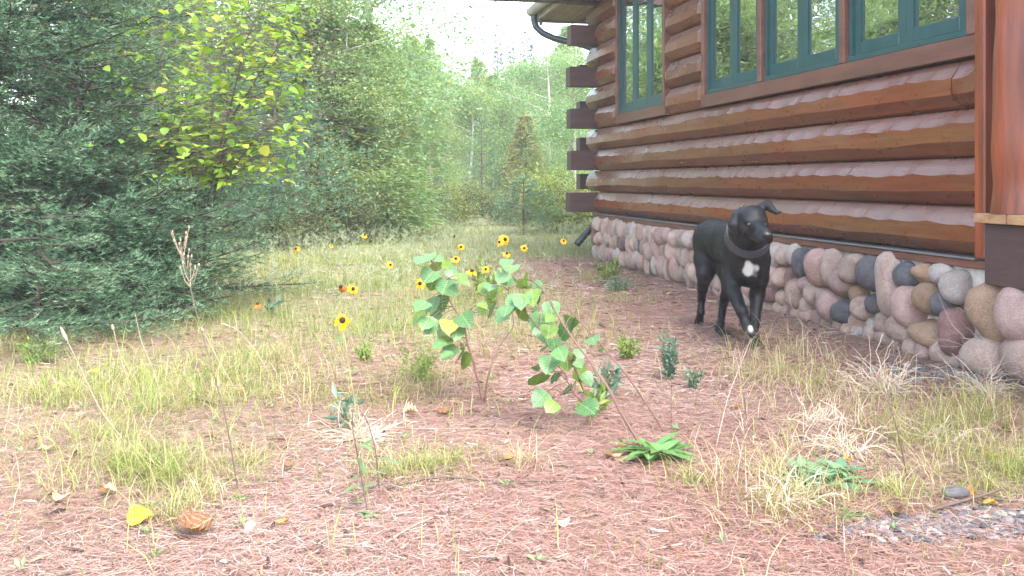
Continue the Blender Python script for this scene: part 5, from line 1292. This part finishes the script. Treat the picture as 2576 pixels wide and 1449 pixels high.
for i, (x, y, s, c, lab) in enumerate(((325, 1340, 0.055, 'yellow', 'crumpled golden leaf at the near left'), (525, 1345, 0.075, 'brown', 'large curled brown leaf at the near left'), (722, 1330, 0.028, 'orange', 'small orange leaf right of the large brown one'), (1420, 1332, 0.032, 'pale', 'white oval leaf lying alone on the needles'), (2490, 1150, 0.035, 'yellow', 'yellow leaf standing in the grass at the right'), (2450, 1250, 0.036, 'orange', 'orange leaf behind the stick on the gravel'),
        (2510, 1275, 0.032, 'orange', 'orange leaf below the end of the stick on the gravel'), (1545, 1165, 0.045, 'tan', 'pale tan leaf left of the green rosette'), (1555, 1135, 0.030, 'tan', 'small tan leaf above the pale one by the rosette'), (250, 1262, 0.040, 'tan', 'faded orange leaf among the near left grass'), (158, 1275, 0.038, 'tan', 'faded yellow leaf at the far near left'), (592, 998, 0.032, 'orange', 'small orange leaf on the litter left of centre'), (735, 1172, 0.030, 'brown', 'dark brown leaf on the litter beside the flower stems'),
        (1130, 1030, 0.055, 'brown', 'curled brown leaf below the upright seedling'), (1050, 1035, 0.050, 'tan', 'light brown leaf lying left of the upright seedling base'), (2240, 1282, 0.040, 'brown', 'brown leaf at the edge of the gravel'), (1845, 1035, 0.030, 'tan', 'tan leaf on the litter below the dog'), (2520, 1085, 0.035, 'brown', 'rust coloured leaf in the grass at the right edge'), (250, 935, 0.035, 'yellow', 'yellow leaf in the grass under the fir edge'), (105, 1160, 0.035, 'pale', 'pale yellow leaf at the left edge'), (1675, 745, 0.05, 'tan', 'pale leaf on the bare path by the cabin'), (1290, 1165, 0.030, 'orange', 'orange leaf between the grass tufts'), (2120, 1150, 0.030, 'yellow', 'yellow leaf on the white dried tuft'))):
    p = gd(x, y); o = obj('fallen_leaf', crinkled(i, LMt[c], 'round' if i % 3 else 'ovate'), None, (p[0], p[1], p[2] + 0.010), (fr_.uniform(-0.35, 0.35), fr_.uniform(-0.3, 0.1), fr_.uniform(0, 6.28)), s); tag(o, lab, 'leaf', 'fallen leaves on the litter')
def stick(lab, pts, rad, mat='deadstem', sub=()):
    P = [gd(x, y) + [0, 0, rad + 0.004 + dz] for x, y, dz in pts]; B = P[0]; mb = MB(); mb.tube(poly(P) - B, np.linspace(rad, rad * 0.55, 6 * len(P)), 6)
    for (x, y, dz), (x2, y2, dz2) in sub: mb.tube(np.array([gd(x, y) + [0, 0, rad + dz], gd(x2, y2) + [0, 0, rad + dz2]]) - B, [rad * 0.7, rad * 0.3], 5)
    tag(mb.build('stick', M[mat], None, True, loc=B), lab, 'stick', 'sticks on the litter')
stick('long curved grey stick lying across the near middle', [(975, 1228, 0), (1050, 1212, 0.004), (1130, 1208, 0.006), (1200, 1216, 0.004), (1300, 1216, 0), (1400, 1218, 0)], 0.0035)
stick('thick broken branch lying on the gravel', [(2340, 1285, 0.004), (2400, 1272, 0.006), (2470, 1262, 0.012), (2525, 1252, 0.02)], 0.005, 'deadstem', [((2470, 1262, 0.012), (2560, 1268, 0.004))])
stick('thin pale straight straw lying in the middle', [(1020, 1078, 0), (1200, 1078, 0.003), (1420, 1082, 0)], 0.0018, 'paledead')
stick('short mottled grey stick on the litter at the left', [(470, 1020, 0), (510, 1030, 0.005), (560, 1045, 0)], 0.0045)
stick('forked bleached twig at the near middle', [(1620, 1300, 0), (1665, 1305, 0.004), (1720, 1290, 0.004)], 0.0022, 'paledead', [((1665, 1305, 0.004), (1640, 1318, 0))])
stick('dark thin twig lying right of the long curved stick', [(1400, 1178, 0), (1480, 1180, 0.003), (1600, 1200, 0)], 0.0022)
stick('bleached twig at the near centre right of the flower stems', [(970, 1385, 0), (1040, 1340, 0.004), (1090, 1318, 0.006)], 0.0025, 'paledead')
p = gd(628, 1345); o = obj('pebble', mesh_data('pebble', stone_shape(3, IV2, 0.1), IF2, SM['w'], smooth=True), None, (p[0], p[1], 0.012), (0.2, 0.4, 0.3), (0.011, 0.012, 0.018)); tag(o, 'upright whitish stone beside the large curled brown leaf', 'stone')
p = gd(2415, 908); o = obj('pebble', STP['r', 1], None, (p[0], p[1], 0.02), (0, 0, 0.4), (0.03, 0.025, 0.022)); tag(o, 'small reddish stone at the foot of the foundation', 'stone')
p = gd(2405, 1248); o = obj('pebble', STP['d', 2], None, (p[0], p[1], 0.008), (0, 0, 0.2), (0.032, 0.02, 0.014)); tag(o, 'flat grey stone half sunk behind the broken branch', 'stone')

# ------------------------------------------------------------------ the dog
def dz_(zx, zy, Y): return at(662.5 + zx * 0.1208, 187.5 + zy * 0.1208, Y)
def build_dog():
    B = np.array([1.02, 4.6, 0.0])
    prims = []      # kind, data, blend
    def cap(a, b, ra, rb, k=0.03): prims.append(('c', np.array(a, float), np.array(b, float), ra, rb, k))
    def ell(c, ax, rad, k=0.03): prims.append(('e', np.array(c, float), np.array(ax, float), np.array(rad, float), k))
    def frame(f, up=(0, 0, 1)):
        f = np.array(f, float); f /= np.linalg.norm(f); sd = np.cross(f, up); sd /= np.linalg.norm(sd); return np.array([sd, f, np.cross(sd, f)])
    # trunk: deep chest, tucked belly, rump
    chest = np.array([1.050, 4.42, 0.400]); mid = np.array([1.020, 4.66, 0.432]); rump = np.array([0.992, 4.87, 0.445])
    ax = frame(rump - chest)
    ell(chest + [0, 0.02, 0.0], ax, (0.080, 0.17, 0.130), 0.04)
    ell(chest + [-0.004, -0.06, -0.01], ax, (0.072, 0.10, 0.110), 0.05)
    cap(chest + [0, 0.05, 0.02], mid, 0.100, 0.082, 0.05); cap(mid + [0, 0, 0.012], rump, 0.080, 0.084, 0.05)
    cap([1.044, 4.40, 0.50], [0.995, 4.84, 0.492], 0.052, 0.05, 0.05)          # spine
    ell(rump + [0.004, 0.01, 0.0], ax, (0.080, 0.11, 0.09), 0.05)
    # neck and head
    skull = dz_(738, 268, 4.14); nose = dz_(860, 395, 3.965); hf = nose - skull; hx = frame(hf)
    side, fwd, up = hx
    cap(chest + [-0.01, -0.06, 0.075], skull + [-0.006, 0.085, -0.055], 0.080, 0.060, 0.05)
    cap(chest + [0.0, -0.09, 0.02], skull + [0.0, 0.06, -0.075], 0.062, 0.046, 0.04)
    ell(skull, hx, (0.056, 0.074, 0.055), 0.03)
    ell(skull + up * 0.018 + fwd * 0.012, hx, (0.054, 0.055, 0.046), 0.02)
    for sg in (-1, 1):
        ell(skull + side * 0.034 * sg + fwd * 0.022 - up * 0.026, hx, (0.028, 0.048, 0.034), 0.02)    # cheek
        ell(skull + side * 0.031 * sg + fwd * 0.052 + up * 0.017, hx, (0.020, 0.018, 0.013), 0.012)   # brow
    cap(skull + fwd * 0.055 - up * 0.006, nose - fwd * 0.010 + up * 0.002, 0.033, 0.0245, 0.016)       # muzzle bridge
    for sg in (-1, 1): ell(nose - fwd * 0.030 - up * 0.020 + side * 0.015 * sg, hx, (0.022, 0.042, 0.026), 0.012)   # flews
    cap(skull + fwd * 0.04 - up * 0.045, nose - fwd * 0.030 - up * 0.038, 0.026, 0.017, 0.012)         # lower jaw
    # ears
    e1 = [dz_(655, 195, 4.17), dz_(612, 235, 4.165), dz_(592, 310, 4.155), dz_(618, 395, 4.15)]
    cap(e1[0], e1[1], 0.018, 0.021, 0.012); cap(e1[1], e1[2], 0.021, 0.024, 0.008); cap(e1[2], e1[3], 0.024, 0.012, 0.008)
    e2 = [dz_(815, 170, 4.16), dz_(868, 142, 4.15), dz_(905, 178, 4.12), dz_(940, 205, 4.10), dz_(985, 203, 4.09)]
    cap(e2[0], e2[1], 0.022, 0.020, 0.012); cap(e2[1], e2[2], 0.020, 0.015, 0.006); cap(e2[2], e2[3], 0.014, 0.010, 0.005); cap(e2[3], e2[4], 0.010, 0.006, 0.004)
    # legs: lists of (point, radius)
    def leg(pts, k=0.028):
        for (a, ra), (b, rb) in zip(pts[:-1], pts[1:]): cap(a, b, ra, rb, k); k = 0.014
    # planted front leg
    w = dz_(765, 1085, 4.375); pa = dz_(760, 1285, 4.355); pf = dz_(775, 1345, 4.30)
    pa[2] = 0.052; pf[2] = 0.024
    leg([(dz_(790, 600, 4.42), 0.056), (dz_(797, 745, 4.40), 0.043), (dz_(785, 880, 4.43), 0.032), (w, 0.0215), (pa, 0.0185), (pf, 0.022)])
    for dx in (-0.022, -0.008, 0.008, 0.022): cap(pf + [dx * 0.7, 0.0, -0.003], pf + [dx + 0.004, -0.036 + abs(dx) * 0.4, -0.010], 0.0125, 0.0105, 0.006)
    # raised front leg
    w = dz_(655, 1020, 4.235); pa = dz_(690, 1120, 4.225); pf = dz_(714, 1165, 4.205)
    leg([(dz_(600, 590, 4.42), 0.057), (dz_(572, 730, 4.41), 0.043), (dz_(572, 830, 4.39), 0.034), (w, 0.0235), (pa, 0.0195), (pf, 0.022)])
    for dx in (-0.02, -0.007, 0.007, 0.02): cap(pf + [dx * 0.7, 0, -0.002], pf + [dx + 0.012, -0.020, -0.022], 0.0115, 0.0095, 0.006)
    # trailing hind leg (image left)
    pf = dz_(303, 1105, 5.02)
    leg([(dz_(400, 440, 4.87), 0.074), (dz_(358, 590, 4.84), 0.058), (dz_(352, 710, 4.82), 0.042), (dz_(332, 840, 4.93), 0.024), (dz_(324, 915, 5.00), 0.0185), (dz_(318, 1030, 4.985), 0.0165), (pf, 0.021)], 0.03)
    for dx in (-0.018, -0.006, 0.006, 0.018): cap(pf + [dx * 0.7, 0, 0], pf + [dx, 0.006, -0.036], 0.0115, 0.0085, 0.006)
    # planted hind leg (image right)
    pf = dz_(500, 1240, 4.62); pf[2] = 0.023; m2 = dz_(480, 1130, 4.70)
    leg([(dz_(500, 500, 4.86), 0.072), (dz_(552, 690, 4.77), 0.056), (dz_(562, 800, 4.72), 0.040), (dz_(522, 905, 4.81), 0.025), (dz_(505, 955, 4.845), 0.019), (m2, 0.0165), (pf + [-0.012, 0.03, 0.016], 0.0175), (pf, 0.020)], 0.03)
    for dx in (-0.02, -0.007, 0.007, 0.02): cap(pf + [dx * 0.7, 0, -0.003], pf + [dx + 0.022, -0.030, -0.010], 0.0115, 0.0095, 0.006)
    # tail, carried low behind
    cap(rump + [0.0, 0.10, 0.04], rump + [0.02, 0.20, -0.02], 0.026, 0.02, 0.03); cap(rump + [0.02, 0.20, -0.02], rump + [0.05, 0.27, -0.16], 0.02, 0.010, 0.01)
    # sample the field
    h = 0.0055
    lo = np.array([0.78, 3.90, -0.015]); hi = np.array([1.28, 5.20, 0.67]); n = np.ceil((hi - lo) / h).astype(int)
    gx, gy, gzz = [lo[i] + h * np.arange(n[i]) for i in range(3)]
    D = np.full(n, 1.0, np.float32)
    for p in prims:
        if p[0] == 'c':
            _, a, b, ra, rb, k = p; m = max(ra, rb) + k + 0.03; bl = np.minimum(a, b) - m; bh = np.maximum(a, b) + m
        else:
            _, c, fr3, rad, k = p; m = rad.max() + k + 0.03; bl = c - m; bh = c + m
        i0 = np.clip(np.floor((bl - lo) / h).astype(int), 0, n); i1 = np.clip(np.ceil((bh - lo) / h).astype(int), 0, n)
        if (i1 <= i0).any(): continue
        sl = tuple(slice(i0[i], i1[i]) for i in range(3))
        Q = np.stack(np.meshgrid(gx[sl[0]], gy[sl[1]], gzz[sl[2]], indexing='ij'), -1)
        if p[0] == 'c':
            ab = b - a; t = np.clip(((Q - a) @ ab) / (ab @ ab + 1e-12), 0, 1); d = np.linalg.norm(Q - a - t[..., None] * ab, axis=-1) - (ra + (rb - ra) * t)
        else:
            L = (Q - c) @ fr3.T; k0 = np.linalg.norm(L / rad, axis=-1); k1 = np.linalg.norm(L / rad ** 2, axis=-1); d = k0 * (k0 - 1) / (k1 + 1e-9)
        cur = D[sl]; hh = np.clip(0.5 + 0.5 * (cur - d) / k, 0, 1); D[sl] = (cur * (1 - hh) + d * hh - k * hh * (1 - hh)).astype(np.float32)
    # surface nets
    ins = D < 0
    c8 = np.zeros(tuple(n - 1), np.int8)
    for dx in (0, 1):
        for dy in (0, 1):
            for dzz in (0, 1): c8 += ins[dx:n[0] - 1 + dx, dy:n[1] - 1 + dy, dzz:n[2] - 1 + dzz]
    act = (c8 > 0) & (c8 < 8); ids = -np.ones(act.shape, int); cells = np.argwhere(act); ids[act] = np.arange(len(cells))
    acc = np.zeros((len(cells), 3)); cnt = np.zeros(len(cells))
    cor = [np.array(q) for q in np.ndindex(2, 2, 2)]
    val = lambda o: D[tuple((cells + o).T)]
    for a in cor:
        for axi in range(3):
            if a[axi] == 0:
                b = a.copy(); b[axi] = 1; va = val(a); vb = val(b); cr = (va < 0) != (vb < 0); t = np.where(cr, va / (va - vb + 1e-12), 0)
                acc += np.where(cr[:, None], a + (b - a) * t[:, None], 0); cnt += cr
    Vv = lo + h * (cells + acc / cnt[:, None])
    faces = []
    for axi in range(3):
        o1, o2 = [q for q in range(3) if q != axi]
        s0 = [slice(None)] * 3; s1 = [slice(None)] * 3; s0[axi] = slice(0, n[axi] - 1); s1[axi] = slice(1, n[axi])
        A = ins[tuple(s0)]; Bm = ins[tuple(s1)]; e = np.argwhere(A != Bm); sgn = A[tuple(e.T)]
        ok = (e[:, o1] > 0) & (e[:, o2] > 0) & (e[:, o1] < n[o1] - 1) & (e[:, o2] < n[o2] - 1); e = e[ok]; sgn = sgn[ok]
        u1 = np.zeros(3, int); u1[o1] = 1; u2 = np.zeros(3, int); u2[o2] = 1
        q = [ids[tuple((e - u1 - u2).T)], ids[tuple((e - u2).T)], ids[tuple(e.T)], ids[tuple((e - u1).T)]]
        Fq = np.stack(q, 1); flip = sgn if axi != 1 else ~sgn
        Fq[~flip] = Fq[~flip][:, ::-1]; faces.append(Fq)
    Fq = np.concatenate(faces); Fq = Fq[(Fq >= 0).all(1)]
    # light smoothing
    for _ in range(2):
        sm = np.zeros_like(Vv); ct = np.zeros(len(Vv))
        for a, b in ((0, 1), (1, 2), (2, 3), (3, 0)):
            np.add.at(sm, Fq[:, a], Vv[Fq[:, b]]); np.add.at(ct, Fq[:, a], 1)
            np.add.at(sm, Fq[:, b], Vv[Fq[:, a]]); np.add.at(ct, Fq[:, b], 1)
        Vv = Vv * 0.6 + 0.4 * sm / np.maximum(ct, 1)[:, None]
    # coat colour: white blaze on the chest, white toe tips
    cp = dz_(712, 672, 4.29); dxz = Vv - cp
    wob = 0.007 * np.sin(Vv[:, 0] * 130 + 1) + 0.006 * np.sin(Vv[:, 2] * 115 + Vv[:, 0] * 60 + 2)
    white = np.clip((0.031 + wob - np.hypot(dxz[:, 0] * 0.95, dxz[:, 2] + 0.25 * dxz[:, 0])) / 0.010, 0, 1) * (Vv[:, 1] < 4.42)
    for tp, rr_ in ((dz_(728, 1172, 4.178), 0.017), (dz_(785, 1352, 4.262), 0.019), (dz_(535, 1250, 4.59), 0.016)):
        white = np.maximum(white, 0.9 * np.clip((rr_ - np.linalg.norm(Vv - tp, axis=1) + wob * 0.5) / 0.010, 0, 1))
    m, nt, b = nmat('black_coat')
    a = nt.nodes.new('ShaderNodeAttribute'); a.attribute_name = 'white'
    nz = noise(nt, 60, detail=6, rough=0.7, stretch=(1, 1, 0.5)); blk = ramp(nt, nz.outputs['Fac'], [(0.3, (0.003, 0.003, 0.004)), (0.7, (0.008, 0.008, 0.010))])
    nt.links.new(mixc(nt, a.outputs['Fac'], blk, (0.50, 0.48, 0.45)), b.inputs['Base Color'])
    b.inputs['Roughness'].default_value = 0.52; b.inputs['Specular IOR Level'].default_value = 0.3
    hair = noise(nt, 190, detail=4, rough=0.8, stretch=(1, 1, 0.22)); bump(nt, b, hair.outputs['Fac'], 0.35, 0.004)
    root = obj('dog', mesh_data('dog', Vv - B, Fq, m, smooth=True, attrs={'white': white}), None, B)
    tag(root, 'black short-haired dog with white chest patch and dark collar, one forepaw lifted', 'dog')
    # short coat lying back along the body
    fn = np.cross(Vv[Fq[:, 2]] - Vv[Fq[:, 0]], Vv[Fq[:, 3]] - Vv[Fq[:, 1]]); fc = Vv[Fq].mean(1); fn /= np.linalg.norm(fn, axis=1)[:, None] + 1e-9
    if np.mean((fc - (chest + rump) / 2)[:, 0] * fn[:, 0]) < 0: fn = -fn
    pick = rng.integers(0, len(Fq), 60000); wgt = rng.dirichlet((1, 1, 1, 1), len(pick)); hp = (Vv[Fq[pick]] * wgt[:, :, None]).sum(1); hn = fn[pick]
    flow = np.where((hp[:, 1] < 4.27)[:, None] & (hp[:, 2] > 0.45)[:, None], np.array([-0.1, 0.8, -0.3]), np.array([-0.05, 0.45, -0.9])) + rng.normal(0, 0.22, hp.shape)
    tang = flow - hn * (flow * hn).sum(1)[:, None]; tang /= np.linalg.norm(tang, axis=1)[:, None] + 1e-9
    hl = np.where((hp[:, 1] < 4.27) & (hp[:, 2] > 0.45), 0.006, 0.011) * rng.uniform(0.6, 1.3, len(hp))
    hv, ht, hr = needles(hp - hn * 0.0008, tang + hn * 0.22, hl, 0.0011, white[Fq[pick]].mean(1))
    obj('coat', mesh_data('coat', hv - B, ht, m, attrs={'white': hr}), root)
    # eyes, nose, collar
    me, nt, be = nmat('dog_eye'); be.inputs['Base Color'].default_value = (0.020, 0.010, 0.006, 1); be.inputs['Roughness'].default_value = 0.08
    ev = mesh_data('eye', IV2 * 0.0092, IF2, me, smooth=True)
    for sg in (-1, 1): obj('eye', ev, root, Vector(skull + side * 0.034 * sg + fwd * 0.068 + up * 0.004 - B))
    mn, nt, bn = nmat('dog_nose'); bn.inputs['Base Color'].default_value = (0.012, 0.012, 0.014, 1); bn.inputs['Roughness'].default_value = 0.3
    nv = IV2 * np.array([0.0185, 0.012, 0.0135]); nv[:, 0] *= 1 + 0.25 * np.clip(nv[:, 2] / 0.0135, -1, 1)
    obj('nose', mesh_data('nose', nv @ hx, IF2, mn, smooth=True), root, Vector(nose + fwd * 0.012 + up * 0.006 - B))
    cm = plain('dog_collar', (0.030, 0.033, 0.042), 0.5, 0.4, 0.3, 30)
    # collar: a flat band around the neck, lying loosely on the shoulders
    cc = dz_(705, 402, 4.235); nrm = np.array([-0.08, -0.62, 0.62]); nrm /= np.linalg.norm(nrm); a1 = np.cross(nrm, [0, 1, 0]); a1 /= np.linalg.norm(a1); a2 = np.cross(nrm, a1)
    k = 40; V = []; 
    for i in range(k):
        t = 2 * PI * i / k; rad = a1 * math.cos(t) * 0.087 + a2 * math.sin(t) * 0.102; rn = rad / np.linalg.norm(rad)
        for w_, o_ in ((-0.016, 0.004), (-0.017, 0.010), (0.017, 0.004), (0.016, -0.002)): V.append(cc + rad + rn * o_ + nrm * w_)
    Q = [[4 * i + j, 4 * i + (j + 1) % 4, 4 * ((i + 1) % k) + (j + 1) % 4, 4 * ((i + 1) % k) + j] for i in range(k) for j in range(4)]
    obj('collar', mesh_data('collar', np.array(V) - B, np.array(Q), cm), root)
build_dog()

# ------------------------------------------------------------------ haze
hz = MB().box(-205, 205, -105, 305, -1.1, 11.0)
hm = bpy.data.materials.new('haze'); hm.use_nodes = True; nt = hm.node_tree; nt.nodes.remove(nt.nodes['Principled BSDF'])
pv = nt.nodes.new('ShaderNodeVolumePrincipled'); pv.inputs['Color'].default_value = (0.97, 0.99, 1.0, 1); pv.inputs['Density'].default_value = 0.0023; pv.inputs['Anisotropy'].default_value = 0.0
nt.links.new(pv.outputs[0], nt.nodes['Material Output'].inputs['Volume'])
tag(hz.build('haze', hm), 'thin pale haze in the morning air', kind='stuff')
